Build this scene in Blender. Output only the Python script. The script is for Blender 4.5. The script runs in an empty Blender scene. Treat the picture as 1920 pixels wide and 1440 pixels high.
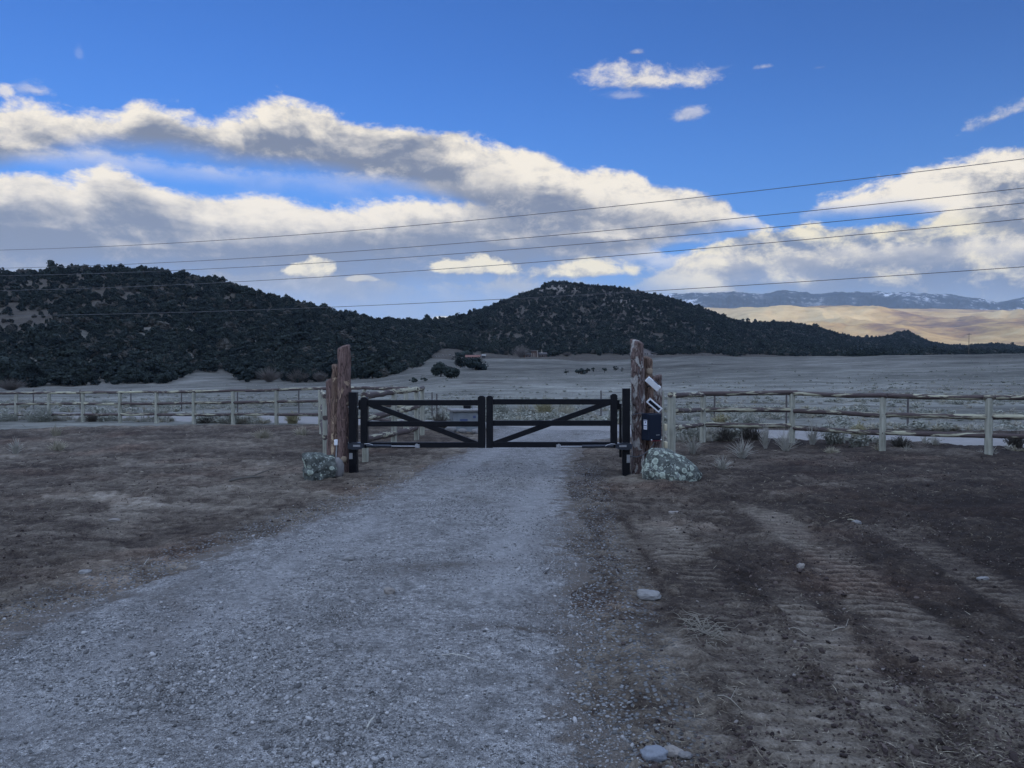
import bpy, math, random
import numpy as np
from mathutils import Vector, Matrix
sc = bpy.context.scene
COL = sc.collection
random.seed(7)
rng = np.random.default_rng(11)
R = math.radians

# ------------------------------------------------------------------ camera
EYE = 1.6
PITCH = math.atan(30 / 1440)
cam_d = bpy.data.cameras.new('camera')
cam_d.sensor_width = 36.0
cam_d.lens = 27.0
cam_d.clip_start = 0.05
cam_d.clip_end = 80000.0
cam = bpy.data.objects.new('camera', cam_d)
COL.objects.link(cam)
cam.location = (0, 0, EYE)
cam.rotation_euler = (math.pi / 2 - PITCH, 0, 0)
sc.camera = cam

# ------------------------------------------------------------------ exposure
sc.view_settings.view_transform = 'Standard'
sc.view_settings.look = 'None'
sc.view_settings.gamma = 1.0
sc.view_settings.use_curve_mapping = False
sc.view_settings.exposure = 0.0
sc.cycles.max_bounces = 5
sc.cycles.diffuse_bounces = 3
sc.cycles.volume_bounces = 0
sc.cycles.use_denoising = True

SUN_AZ = R(150)
SUN_EL = R(5.0)
RIDGE_H = 600.0
TOSUN = Vector((math.sin(SUN_AZ) * math.cos(SUN_EL), math.cos(SUN_AZ) * math.cos(SUN_EL), math.sin(SUN_EL)))


# ------------------------------------------------------------------ node helper
class NT:
    def __init__(s, tree):
        s.t = tree

    def n(s, typ, *ins, **kw):
        nd = s.t.nodes.new(typ)
        for k, v in kw.items():
            setattr(nd, k, v)
        for i, v in enumerate(ins):
            s.put(nd.inputs[i], v)
        return nd

    def put(s, sock, v):
        if v is None:
            return
        if isinstance(v, bpy.types.NodeSocket):
            s.t.links.new(v, sock)
        else:
            if sock.type == 'RGBA' and len(v) == 3:
                v = (*v, 1)
            sock.default_value = v

    def m(s, op, a, b=None, c=None, clamp=False):
        return s.n('ShaderNodeMath', a, b, c, operation=op, use_clamp=clamp).outputs[0]

    def mix(s, f, a, b, mode='MIX'):
        nd = s.t.nodes.new('ShaderNodeMix')
        nd.data_type = 'RGBA'
        nd.blend_type = mode
        s.put(nd.inputs[0], f); s.put(nd.inputs[6], a); s.put(nd.inputs[7], b)
        return nd.outputs[2]

    def sstep(s, x, lo, hi, a=0.0, b=1.0):
        nd = s.t.nodes.new('ShaderNodeMapRange')
        nd.interpolation_type = 'SMOOTHSTEP'
        for i, v in enumerate((x, lo, hi, a, b)):
            s.put(nd.inputs[i], v)
        return nd.outputs[0]

    def noise(s, vec, scale, detail=4, rough=.55, dist=0.0, dim='3D', out=0):
        nd = s.t.nodes.new('ShaderNodeTexNoise')
        nd.noise_dimensions = dim
        s.put(nd.inputs['Vector'], vec)
        nd.inputs['Scale'].default_value = scale
        nd.inputs['Detail'].default_value = detail
        nd.inputs['Roughness'].default_value = rough
        nd.inputs['Distortion'].default_value = dist
        return nd.outputs[out]

    def voro(s, vec, scale, out='Distance', feat='F1', rnd=1.0):
        nd = s.t.nodes.new('ShaderNodeTexVoronoi')
        nd.feature = feat
        s.put(nd.inputs['Vector'], vec)
        nd.inputs['Scale'].default_value = scale
        nd.inputs['Randomness'].default_value = rnd
        return nd.outputs[out]

    def comb(s, x, y, z=0.0):
        return s.n('ShaderNodeCombineXYZ', x, y, z).outputs[0]

    def sep(s, v):
        return s.n('ShaderNodeSeparateXYZ', v).outputs

    def map(s, vec, scale=(1, 1, 1), loc=(0, 0, 0), rot=(0, 0, 0)):
        nd = s.t.nodes.new('ShaderNodeMapping')
        s.put(nd.inputs[0], vec)
        nd.inputs['Scale'].default_value = scale
        nd.inputs['Location'].default_value = loc
        nd.inputs['Rotation'].default_value = rot
        return nd.outputs[0]

    def attr(s, name, out=2):
        return s.n('ShaderNodeAttribute', attribute_name=name).outputs[out]

    def curve(s, x, pts):
        nd = s.t.nodes.new('ShaderNodeFloatCurve')
        c = nd.mapping.curves[0]
        nd.mapping.use_clip = False
        nd.mapping.extend = 'HORIZONTAL'
        while len(c.points) < len(pts):
            c.points.new(0.5, 0.5)
        for p, q in zip(c.points, pts):
            p.location = q
            p.handle_type = 'AUTO_CLAMPED'
        nd.mapping.update()
        s.put(nd.inputs[1], x)
        return nd.outputs[0]


# ------------------------------------------------------------------ world: sky with the cloud banks
def azel(px, py):
    """direction of a point of the view, as compass angle and slope above the horizon"""
    u = (px - 960) / 1440
    v = (720 - py) / 1440
    cp, sp = math.cos(PITCH), math.sin(PITCH)
    x, y, z = u, cp + v * sp, -sp + v * cp
    return math.atan2(x, y), z / math.hypot(x, y)


SKY_CLOUDS = True


def build_world():
    w = bpy.data.worlds.new('World')
    sc.world = w
    w.use_nodes = True
    w.cycles.sampling_method = 'MANUAL'
    w.cycles.sample_map_resolution = 512
    T = NT(w.node_tree)
    bg = w.node_tree.nodes['Background']
    sky = T.n('ShaderNodeTexSky', sky_type='NISHITA', sun_disc=False)
    sky.sun_elevation = SUN_EL
    sky.sun_rotation = SUN_AZ
    sky.altitude = 1800
    sky.air_density = 1.0
    sky.dust_density = 0.4
    sky.ozone_density = 1.6
    tc = T.n('ShaderNodeTexCoord').outputs['Generated']
    x, y, z = T.sep(tc)
    az = T.m('ARCTAN2', x, y)
    hyp = T.m('SQRT', T.m('ADD', T.m('MULTIPLY', x, x), T.m('MULTIPLY', y, y)))
    el = T.m('DIVIDE', z, T.m('MAXIMUM', hyp, 0.02))
    col = T.mix(1.0, sky.outputs[0], SKY_TINT, 'MULTIPLY')
    # pale band of air low over the horizon
    hz = T.sstep(el, 0.0, 0.42, 1.0, 0.0)
    col = T.mix(T.m('MULTIPLY', hz, 0.6), col, tuple(c * CL for c in (.10, .30, .74)))
    # noise fields in compass angle / slope
    p = T.comb(az, T.m('MULTIPLY', el, 1.6), 0.0)
    warp = T.noise(p, 5.0, 3, .5, out=1)
    wv = T.n('ShaderNodeVectorMath', warp, (.5, .5, .5), operation='SUBTRACT').outputs[0]
    wv = T.n('ShaderNodeVectorMath', wv, None, None, operation='SCALE')
    wv.inputs['Scale'].default_value = 0.07
    pw = T.n('ShaderNodeVectorMath', p, wv.outputs[0], operation='ADD').outputs[0]
    nA = T.m('SUBTRACT', T.noise(pw, 9, 9, .58), .5)
    nB = T.m('SUBTRACT', T.noise(T.map(pw, (1, 1, 1), (3.1, 1.7, 0)), 26, 8, .68), .5)
    # relief: the same field sampled a little towards the light (up and to the right)
    pr = T.map(pw, (1, 1, 1), (-.012, -.02, 0))
    nA2 = T.m('SUBTRACT', T.noise(pr, 9, 9, .58), .5)
    nB2 = T.m('SUBTRACT', T.noise(T.map(pw, (1, 1, 1), (3.1 - .006, 1.7 - .009, 0)), 26, 8, .68), .5)
    relief = T.m('ADD', T.m('SUBTRACT', nA, nA2), T.m('MULTIPLY', T.m('SUBTRACT', nB, nB2), .5))
    soft = T.m('SUBTRACT', T.noise(T.map(p, (1, 2.2, 1), (7, 3, 0)), 5, 5, .5), .5)
    U0, U1, V1 = -1.0, 1.0, .8

    def prof(pts):
        q = []
        for a, b in pts:
            A, E = azel(a, b)
            q.append(((A - U0) / (U1 - U0), E / V1))
        t = T.m('DIVIDE', T.m('SUBTRACT', az, U0), U1 - U0)
        return T.m('MULTIPLY', T.curve(t, q), V1)

    WHITE = tuple(c * CL for c in (1.0, .91, .76))
    CREAM = tuple(c * CL for c in (.98, .88, .64))
    GREY = tuple(c * CL for c in (.195, .225, .305))
    DARK = tuple(c * CL for c in (.20, .26, .40))

    def bank(col, top, bot, ta, ts, ba, bs, thick, lo, hi, nk=.35, opac=1.0, relk=3.0, nb=.25):
        t = prof(top)
        b = prof(bot)
        n = T.m('ADD', T.m('MULTIPLY', nA, ta), T.m('MULTIPLY', nB, ta * nb))
        dt = T.m('SUBTRACT', T.m('ADD', t, n), el)
        db = T.m('ADD', T.m('SUBTRACT', el, b), T.m('ADD', T.m('MULTIPLY', nA, ba), T.m('MULTIPLY', soft, ba)))
        mk = T.m('MULTIPLY', T.sstep(dt, 0.0, ts), T.sstep(db, -bs, bs))
        mk = T.m('MULTIPLY', mk, opac)
        lit = T.sstep(T.m('ADD', dt, T.m('ADD', T.m('MULTIPLY', nA, -nk * .35), T.m('MULTIPLY', soft, -nk * .5))), 0.004, thick, 1.0, 0.0)
        lit = T.m('ADD', lit, T.m('MULTIPLY', relief, relk))
        lit = T.m('ADD', lit, T.m('MULTIPLY', nB, .22), clamp=True)
        lit = T.sstep(lit, -.05, 1.05)
        c = T.mix(lit, lo, hi)
        return T.mix(mk, col, c)

    def puff(col, cx, cy, rx, ry, hi=CREAM, lo=GREY, k=1.3, edge=.35, opac=1.0, tilt=0.0, fine=.9):
        a, e = azel(cx, cy)
        a1, e1 = azel(cx + rx, cy)[0], azel(cx, cy - ry)[1]
        A = T.m('DIVIDE', T.m('SUBTRACT', az, a), a1 - a)
        ee = T.m('SUBTRACT', el, e)
        if tilt:
            ee = T.m('SUBTRACT', ee, T.m('MULTIPLY', T.m('SUBTRACT', az, a), tilt))
        E = T.m('DIVIDE', ee, e1 - e)
        # flat base: the lower half is squeezed
        Ed = T.m('MULTIPLY', T.m('MINIMUM', E, 0.0), 1.5)
        Eu = T.m('MAXIMUM', E, 0.0)
        r = T.m('SQRT', T.m('ADD', T.m('MULTIPLY', A, A), T.m('ADD', T.m('MULTIPLY', Ed, Ed), T.m('MULTIPLY', Eu, Eu))))
        d = T.m('ADD', T.m('SUBTRACT', 1.0, r), T.m('ADD', T.m('MULTIPLY', nA, k), T.m('MULTIPLY', nB, fine)))
        mk = T.m('MULTIPLY', T.sstep(d, 0.0, edge), opac)
        lit = T.m('ADD', T.sstep(E, -.9, .1), T.m('MULTIPLY', relief, 3.0))
        lit = T.m('ADD', lit, T.m('MULTIPLY', nB, .6), clamp=True)
        return T.mix(mk, col, T.mix(lit, lo, hi))

    if SKY_CLOUDS:
        # bright broken cloud added behind and overhead, outside the view, to lift the ground light
        ph = T.n('ShaderNodeVectorMath', tc, (.0, .0, .25), operation='ADD').outputs[0]
        gen = T.noise(ph, 2.6, 7, .6)
        side = T.sstep(T.m('ABSOLUTE', az), .95, 1.5)
        over = T.sstep(el, .75, 1.6)
        away = T.m('MAXIMUM', side, over)
        gm = T.m('MULTIPLY', T.sstep(gen, .38, .62), away)
        gm = T.m('MULTIPLY', gm, T.sstep(el, 0.02, .12))
        col = T.mix(T.m('MULTIPLY', gm, .75), col, BACK_FILL)
        # grey veil low in the north, under the banks
        col = bank(col, [(-300, 470), (0, 450), (500, 455), (900, 470), (1200, 480), (1500, 470), (1920, 430), (2200, 430)],
                   [(-300, 690), (0, 690), (960, 680), (1500, 690), (1920, 690), (2200, 690)],
                   .05, .07, .04, .05, .22, tuple(c * CL for c in (.25, .37, .60)), tuple(c * CL for c in (.38, .44, .56)), opac=.88, relk=1.2)
        # right lower bank
        col = bank(col, [(1180, 520), (1240, 505), (1290, 472), (1350, 446), (1430, 426), (1500, 418), (1600, 408), (1680, 398), (1730, 400), (1800, 375), (1920, 360), (2200, 350)],
                   [(1180, 525), (1240, 520), (1300, 528), (1400, 532), (1500, 535), (1600, 545), (1750, 550), (1920, 556), (2200, 560)],
                   .06, .010, .03, .03, .062, tuple(c * CL for c in (.20, .25, .37)), CREAM, relk=3.6, nk=.3, nb=.5)
        # right upper bank
        col = bank(col, [(1440, 440), (1505, 398), (1530, 380), (1570, 358), (1640, 336), (1720, 310), (1800, 296), (1870, 268), (1920, 262), (2050, 240), (2300, 200)],
                   [(1440, 425), (1505, 396), (1530, 394), (1600, 396), (1680, 388), (1760, 398), (1830, 412), (1920, 440), (2050, 450), (2300, 450)],
                   .055, .012, .02, .016, .10, GREY, WHITE, relk=3.2, nk=.2, nb=.7)
        # left lower bank
        col = bank(col, [(-300, 330), (-100, 325), (0, 316), (70, 312), (130, 330), (220, 312), (280, 338), (350, 350), (440, 361), (500, 356), (560, 368), (640, 376), (740, 372), (850, 368), (1000, 372), (1150, 420), (1250, 470)],
                   [(-300, 560), (0, 530), (300, 540), (500, 545), (700, 540), (850, 520), (1000, 520), (1150, 500), (1250, 490)],
                   .050, .014, .06, .05, .068, tuple(c * CL for c in (.215, .245, .32)), WHITE, relk=1.5, nk=.2, nb=.7)
        # left upper streak
        col = bank(col, [(-300, 200), (-100, 190), (0, 183), (60, 178), (130, 196), (200, 206), (290, 176), (390, 208), (450, 196), (530, 172), (600, 190), (700, 222), (800, 228), (900, 252), (980, 270), (1080, 306), (1170, 318), (1230, 346), (1320, 350), (1390, 388), (1425, 412), (1470, 450)],
                   [(-300, 330), (0, 308), (60, 290), (200, 270), (330, 284), (450, 300), (560, 312), (650, 326), (720, 336), (790, 352), (870, 382), (960, 430), (1050, 470), (1130, 482), (1230, 462), (1320, 440), (1425, 416), (1470, 440)],
                   .064, .017, .026, .016, .064, GREY, WHITE, relk=2.2, nk=.2, nb=.7)
        # bright heap at the right end of the streak
        col = bank(col, [(860, 330), (930, 296), (1000, 276), (1080, 302), (1170, 312), (1230, 342), (1320, 346), (1390, 386), (1428, 412), (1480, 470)],
                   [(860, 320), (930, 330), (1000, 372), (1080, 398), (1170, 408), (1250, 412), (1330, 420), (1428, 418), (1480, 440)],
                   .055, .014, .05, .045, .13, GREY, WHITE, relk=2.6, nk=.25, nb=.5)
        for cx, cy, rx, ry, op in ((1130, 440, 260, 20, .7), (1290, 452, 110, 16, .5), (280, 462, 140, 12, .4), (90, 425, 150, 20, .5), (560, 392, 180, 10, .3)):
            col = puff(col, cx, cy, rx, ry, hi=WHITE, k=2.6, edge=1.3, opac=op, fine=1.4)
        for cx, cy, rx, ry in ((567, 508, 36, 17), (598, 503, 30, 23), (845, 503, 52, 21), (893, 500, 62, 25), (938, 504, 36, 18)):
            col = puff(col, cx, cy, rx, ry, k=1.7, edge=.4, fine=1.6)
        col = puff(col, 680, 524, 34, 9, k=1.5, opac=.5)
        col = puff(col, 1110, 508, 125, 28, k=2.0, edge=.45)
        col = puff(col, 830, 597, 22, 5, k=.8)
        for cx, cy, rx, ry, op, tl in [(1215, 150, 125, 34, .8, -.05), (1292, 212, 36, 20, .5, .1), (1885, 214, 80, 24, .75, .22),
                                       (1435, 125, 24, 9, .45, 0), (1193, 98, 16, 8, .4, 0), (60, 168, 55, 24, .45, 0), (8, 172, 22, 22, .7, 0),
                                       (1180, 180, 60, 12, .25, -.1), (148, 104, 10, 22, .1, 0), (1348, 130, 30, 9, .18, .2), (1535, 127, 22, 7, .2, 0)]:
            col = puff(col, cx, cy, rx, ry, hi=WHITE, k=2.8, edge=1.0, opac=op, tilt=tl, fine=2.6)
    T.put(bg.inputs[0], col)
    bg.inputs[1].default_value = 0.1


CL = 10.0
SKY_TINT = (.46, 1.08, 2.40, 1)
BACK_FILL = (25.0, 31.0, 43.0)  # added sky glow out of view that brightens the shaded ground
build_world()

# ------------------------------------------------------------------ sun
sun_d = bpy.data.lights.new('sun', 'SUN')
sun_d.energy = 5.0
sun_d.angle = R(0.53)
sun_d.color = (1.0, .80, .54)
sun = bpy.data.objects.new('sun', sun_d)
COL.objects.link(sun)
sun.rotation_euler = TOSUN.to_track_quat('Z', 'Y').to_euler()


# ------------------------------------------------------------------ pixel -> world (used to read positions off the photograph)
def at(px, py, D=None, z=None):
    u = (px - 960) / 1440
    v = (720 - py) / 1440
    cp, sp = math.cos(PITCH), math.sin(PITCH)
    d = Vector((u, cp + v * sp, -sp + v * cp))
    k = D / d.y if D is not None else (z - EYE) / d.z
    return Vector((0, 0, EYE)) + d * k


# ------------------------------------------------------------------ numpy noise
def _h(i, j, k):
    n = (i.astype(np.int64) * 374761393 + j.astype(np.int64) * 668265263 + k.astype(np.int64) * 1274126177) & 0xffffffff
    n = ((n ^ (n >> 13)) * 1274126177) & 0xffffffff
    n = ((n ^ (n >> 16)) * 2246822519) & 0xffffffff
    return ((n ^ (n >> 15)) & 0xffffff) / float(0xffffff)


def vn(x, y, z=0.0):
    x, y, z = np.broadcast_arrays(np.asarray(x, float), np.asarray(y, float), np.asarray(z, float))
    xi, yi, zi = np.floor(x), np.floor(y), np.floor(z)
    fx, fy, fz = x - xi, y - yi, z - zi
    fx, fy, fz = [f * f * (3 - 2 * f) for f in (fx, fy, fz)]
    r = 0
    for a in (0, 1):
        for b in (0, 1):
            for c in (0, 1):
                wgt = (fx if a else 1 - fx) * (fy if b else 1 - fy) * (fz if c else 1 - fz)
                r = r + wgt * _h(xi + a, yi + b, zi + c)
    return r * 2 - 1


def fbm(x, y, z=0.0, o=4, g=.5):
    r, a, f = 0, 1.0, 1.0
    for i in range(o):
        r = r + a * vn(np.asarray(x) * f + 17.3 * i, np.asarray(y) * f + 5.1 * i, np.asarray(z) * f)
        a *= g
        f *= 2.03
    return r


def sst(x, lo, hi):
    t = np.clip((np.asarray(x, float) - lo) / (hi - lo), 0, 1)
    return t * t * (3 - 2 * t)


# ------------------------------------------------------------------ object helpers
def tag(o, label=None, cat=None, group=None, kind=None):
    if label: o['label'] = label
    if cat: o['category'] = cat
    if group: o['group'] = group
    if kind: o['kind'] = kind
    return o


def empty(name, loc, label, cat, group=None, rz=0.0):
    o = bpy.data.objects.new(name, None)
    COL.objects.link(o)
    o.location = loc
    o.rotation_euler = (0, 0, rz)
    o.empty_display_size = .1
    return tag(o, label, cat, group)


def mesh_np(name, V, F, mat=None, smooth=True, attrs=None):
    """V (n,3) and F (m,k) arrays, or a list of such F arrays"""
    me = bpy.data.meshes.new(name)
    Fs = F if isinstance(F, list) else [F]
    Fs = [np.asarray(f, np.int32) for f in Fs if len(f)]
    V = np.asarray(V, np.float32)
    loops = np.concatenate([f.ravel() for f in Fs])
    tot = np.concatenate([np.full(len(f), f.shape[1], np.int32) for f in Fs])
    st = np.concatenate([[0], np.cumsum(tot)[:-1]]).astype(np.int32)
    me.vertices.add(len(V)); me.vertices.foreach_set('co', V.ravel())
    me.loops.add(len(loops)); me.loops.foreach_set('vertex_index', loops)
    me.polygons.add(len(tot)); me.polygons.foreach_set('loop_start', st)
    me.update(calc_edges=True)
    me.validate()
    me.polygons.foreach_set('use_smooth', np.full(len(me.polygons), smooth))
    if attrs:
        for k, a in attrs.items():
            at_ = me.attributes.new(k, 'FLOAT', 'POINT')
            at_.data.foreach_set('value', np.asarray(a, np.float32).ravel())
    if mat:
        me.materials.append(mat)
    return me


def link(name, me, parent=None, loc=None):
    o = bpy.data.objects.new(name, me)
    COL.objects.link(o)
    if parent:
        o.parent = parent
    if loc is not None:
        o.location = loc
    return o


def grid_faces(nr, nc, wrap=False):
    i = np.arange(nr - 1)[:, None] * nc
    c = np.arange(nc if wrap else nc - 1)[None, :]
    c2 = (c + 1) % nc
    return np.stack([i + c, i + c2, i + nc + c2, i + nc + c], -1).reshape(-1, 4)


class MB:
    """collects shapes into one mesh"""
    def __init__(s):
        s.v = []; s.q = []; s.n = 0

    def add(s, V, F):
        V = np.asarray(V, float)
        s.v.append(V)
        s.q.append([[i + s.n for i in f] for f in F])
        s.n += len(V)
        return s

    def box(s, c, size, rot=None, bev=0.0):
        hx, hy, hz = [a / 2 for a in size]
        if bev <= 0:
            V = np.array([(x, y, z) for z in (-hz, hz) for y in (-hy, hy) for x in (-hx, hx)])
            F = [(0, 2, 3, 1), (4, 5, 7, 6), (0, 1, 5, 4), (2, 6, 7, 3), (0, 4, 6, 2), (1, 3, 7, 5)]
        else:
            import bmesh
            bm = bmesh.new()
            bmesh.ops.create_cube(bm, size=1.0)
            for v in bm.verts:
                v.co = Vector((v.co.x * size[0], v.co.y * size[1], v.co.z * size[2]))
            bmesh.ops.bevel(bm, geom=bm.edges[:], offset=bev, segments=2, profile=.5, affect='EDGES')
            bm.verts.index_update()
            V = np.array([v.co[:] for v in bm.verts])
            F = [[v.index for v in f.verts] for f in bm.faces]
            bm.free()
        if rot is not None:
            V = V @ np.array(rot.to_3x3()).T
        return s.add(V + np.array(c), F)

    def tube(s, pts, rad, seg=10, cap=True, jit=0.0, seed=0, squash=1.0):
        P = np.array([tuple(p) for p in pts], float)
        n = len(P)
        rad = np.broadcast_to(np.asarray(rad, float), (n,))
        T = np.gradient(P, axis=0) if n > 2 else np.repeat((P[1] - P[0])[None], 2, 0)
        T /= np.linalg.norm(T, axis=1)[:, None]
        up = np.array([0, 0, 1.0]) if abs(T[0, 2]) < .9 else np.array([1.0, 0, 0])
        A = np.cross(T, up); A /= np.linalg.norm(A, axis=1)[:, None]
        B = np.cross(T, A)
        th = np.linspace(0, 2 * np.pi, seg, endpoint=False)
        rr = rad[:, None] * np.ones(seg)[None]
        if jit:
            L = np.concatenate([[0], np.cumsum(np.linalg.norm(np.diff(P, axis=0), axis=1))])
            rm = rad.mean()
            rr = rr * (1 + jit * fbm(np.cos(th)[None] * 1.3 + seed * 7.7, np.sin(th)[None] * 1.3 + seed, L[:, None] / rm * .35, 3))
        V = P[:, None] + rr[..., None] * (np.cos(th)[None, :, None] * A[:, None] * squash + np.sin(th)[None, :, None] * B[:, None])
        F = [tuple(f) for f in grid_faces(n, seg, True)]
        V = V.reshape(-1, 3)
        if cap:
            V = np.concatenate([V, P[[0, -1]]])
            a, b = n * seg, n * seg + 1
            F += [(a, (j + 1) % seg, j) for j in range(seg)]
            F += [(b, (n - 1) * seg + j, (n - 1) * seg + (j + 1) % seg) for j in range(seg)]
        return s.add(V, F)

    def prism(s, poly, y0, y1):
        """outline in x,z pushed from y0 to y1"""
        n = len(poly)
        V = [(x, y0, z) for x, z in poly] + [(x, y1, z) for x, z in poly]
        F = [tuple(range(n)), tuple(range(2 * n - 1, n - 1, -1))] + [(i, i + n, (i + 1) % n + n, (i + 1) % n) for i in range(n)]
        return s.add(V, F)

    def mesh(s, name, mat=None, smooth=False):
        me = bpy.data.meshes.new(name)
        V = np.concatenate(s.v)
        F = [f for q in s.q for f in q]
        me.from_pydata(V.tolist(), [], F)
        import bmesh
        bm = bmesh.new(); bm.from_mesh(me)
        bmesh.ops.recalc_face_normals(bm, faces=bm.faces[:])
        bm.to_mesh(me); bm.free()
        if smooth:
            me.polygons.foreach_set('use_smooth', np.full(len(me.polygons), True))
            try:
                me.set_sharp_from_angle(angle=R(50))
            except Exception:
                pass
        if mat:
            me.materials.append(mat)
        return me

    def build(s, name, mat, parent=None, smooth=False, loc=None):
        return link(name, s.mesh(name, mat, smooth), parent, loc)


# ------------------------------------------------------------------ materials
def material(name, fn, rough=.85, spec=.3):
    m = bpy.data.materials.new(name)
    m.use_nodes = True
    T = NT(m.node_tree)
    b = m.node_tree.nodes['Principled BSDF']
    b.inputs['Roughness'].default_value = rough
    b.inputs['Specular IOR Level'].default_value = spec
    tc = T.n('ShaderNodeTexCoord').outputs['Object']
    fn(T, b, tc)
    return m


def bump(T, b, h, strength, dist):
    nd = T.n('ShaderNodeBump')
    nd.inputs['Strength'].default_value = strength
    nd.inputs['Distance'].default_value = dist
    T.put(nd.inputs['Height'], h)
    T.put(b.inputs['Normal'], nd.outputs[0])


def ramp(T, f, stops):
    nd = T.n('ShaderNodeValToRGB', f)
    e = nd.color_ramp.elements
    while len(e) < len(stops):
        e.new(.5)
    for el_, (p, c) in zip(e, stops):
        el_.position = p
        el_.color = (*c, 1)
    return nd.outputs[0]


def m_soil(T, b, tc):
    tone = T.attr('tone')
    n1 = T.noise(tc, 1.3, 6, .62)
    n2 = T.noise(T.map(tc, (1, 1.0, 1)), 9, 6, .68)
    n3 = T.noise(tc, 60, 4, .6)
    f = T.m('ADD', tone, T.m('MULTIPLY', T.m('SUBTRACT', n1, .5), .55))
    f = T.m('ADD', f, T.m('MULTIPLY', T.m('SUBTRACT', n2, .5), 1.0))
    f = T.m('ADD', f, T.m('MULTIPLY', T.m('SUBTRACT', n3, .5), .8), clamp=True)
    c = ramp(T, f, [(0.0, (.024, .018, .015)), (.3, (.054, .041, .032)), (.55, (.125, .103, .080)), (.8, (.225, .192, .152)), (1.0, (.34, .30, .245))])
    red = T.sstep(T.noise(tc, .55, 3, .5), .5, .72)
    c = T.mix(T.m('MULTIPLY', red, .5), c, T.mix(1.0, c, (1.16, .90, .82, 1), 'MULTIPLY'))
    # straw flecks and little pale stones
    v = T.voro(tc, 42, 'Distance')
    vc = T.voro(tc, 42, 'Color')
    pick = T.m('GREATER_THAN', T.sep(vc)[0], .86)
    st = T.m('MULTIPLY', T.sstep(v, .18, .3, 1.0, 0.0), pick)
    c = T.mix(T.m('MULTIPLY', st, .75), c, (.21, .18, .15, 1))
    g = T.attr('gravel')
    vg = T.voro(tc, 34, 'Distance')
    vgc = T.sep(T.voro(tc, 34, 'Color'))[0]
    gc = T.mix(vgc, (.08, .08, .08, 1), (.28, .28, .275, 1))
    gm = T.m('MULTIPLY', T.sstep(vg, .3, .45, 1.0, 0.0), T.sstep(T.m('ADD', g, T.m('MULTIPLY', T.m('SUBTRACT', n2, .5), 1.2)), .35, .75))
    c = T.mix(gm, c, gc)
    T.put(b.inputs['Base Color'], c)
    h = T.m('ADD', T.m('MULTIPLY', n2, .9), T.m('MULTIPLY', n3, .35))
    h = T.m('ADD', h, T.m('MULTIPLY', T.m('MAXIMUM', st, gm), .25))
    bump(T, b, h, 1.0, .07)


def m_gravel(T, b, tc):
    n0 = T.noise(tc, .8, 5, .55)
    n1 = T.noise(tc, 5, 6, .65)
    edge = T.attr('edge')
    va = T.n('ShaderNodeTexVoronoi', feature='F1'); T.put(va.inputs['Vector'], tc); va.inputs['Scale'].default_value = 46
    vb = T.n('ShaderNodeTexVoronoi', feature='F1'); T.put(vb.inputs['Vector'], T.map(tc, (1, 1, 1), (.31, .7, .2))); vb.inputs['Scale'].default_value = 95
    ca = T.sep(va.outputs['Color'])
    cb = T.sep(vb.outputs['Color'])
    dens = T.m('ADD', T.m('MULTIPLY', n1, .8), T.m('MULTIPLY', n0, .7))
    big = T.m('MULTIPLY', T.sstep(va.outputs['Distance'], .34, .46, 1.0, 0.0), T.m('LESS_THAN', ca[1], T.m('MULTIPLY', T.sstep(dens, .55, 1.05), .75)))
    small = T.sstep(vb.outputs['Distance'], .36, .5, 1.0, 0.0)
    fine = T.noise(tc, 170, 3, .6)
    dust = T.mix(T.sstep(T.m('ADD', T.m('MULTIPLY', n1, .55), T.m('MULTIPLY', fine, .5)), .3, .75), (.095, .09, .084, 1), (.36, .352, .335, 1))
    sm = T.mix(cb[0], (.075, .074, .072, 1), (.46, .45, .435, 1))
    bg_ = T.mix(ca[0], (.10, .098, .095, 1), (.50, .485, .465, 1))
    c = T.mix(T.m('MULTIPLY', small, T.sstep(dens, .45, .95)), dust, sm)
    c = T.mix(big, c, bg_)
    mid = T.noise(tc, 24, 4, .75)
    c = T.mix(T.sstep(mid, .36, .64), T.mix(1.0, c, (.68, .67, .66, 1), 'MULTIPLY'), T.mix(1.0, c, (1.32, 1.32, 1.32, 1), 'MULTIPLY'))
    damp = T.sstep(T.noise(T.map(tc, (1, .5, 1)), 1.5, 5, .6), .54, .70)
    c = T.mix(T.m('MULTIPLY', damp, .6), c, T.mix(1.0, c, (.50, .465, .43, 1), 'MULTIPLY'))
    c = T.mix(T.m('MULTIPLY', T.attr('streak'), T.sstep(n1, .3, .6)), c, T.mix(fine, (.055, .045, .036, 1), (.13, .108, .09, 1)))
    c = T.mix(T.m('MULTIPLY', T.attr('pack'), .45), c, T.mix(fine, (.27, .264, .254, 1), (.42, .412, .40, 1)))
    soil = T.mix(T.m('ADD', T.m('MULTIPLY', fine, .5), T.m('MULTIPLY', n1, .5)), (.05, .041, .034, 1), (.24, .205, .17, 1))
    em = T.sstep(T.m('ADD', edge, T.m('MULTIPLY', T.m('SUBTRACT', n1, .5), 1.6)), .08, .5)
    c = T.mix(em, T.mix(T.m('MULTIPLY', big, .6), soil, bg_), c)
    T.put(b.inputs['Base Color'], c)
    h = T.m('ADD', T.m('MULTIPLY', big, .9), T.m('ADD', T.m('MULTIPLY', small, .45), T.m('MULTIPLY', fine, .35)))
    bump(T, b, h, 1.0, .03)


def m_dirtroad(T, b, tc):
    n = T.noise(tc, 2.2, 6, .65)
    n3 = T.noise(tc, 30, 4, .6)
    c = T.mix(T.m('ADD', T.m('MULTIPLY', n, .7), T.m('MULTIPLY', n3, .35)), (.15, .141, .132, 1), (.30, .285, .268, 1))
    T.put(b.inputs['Base Color'], c)
    bump(T, b, n3, .5, .02)


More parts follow.
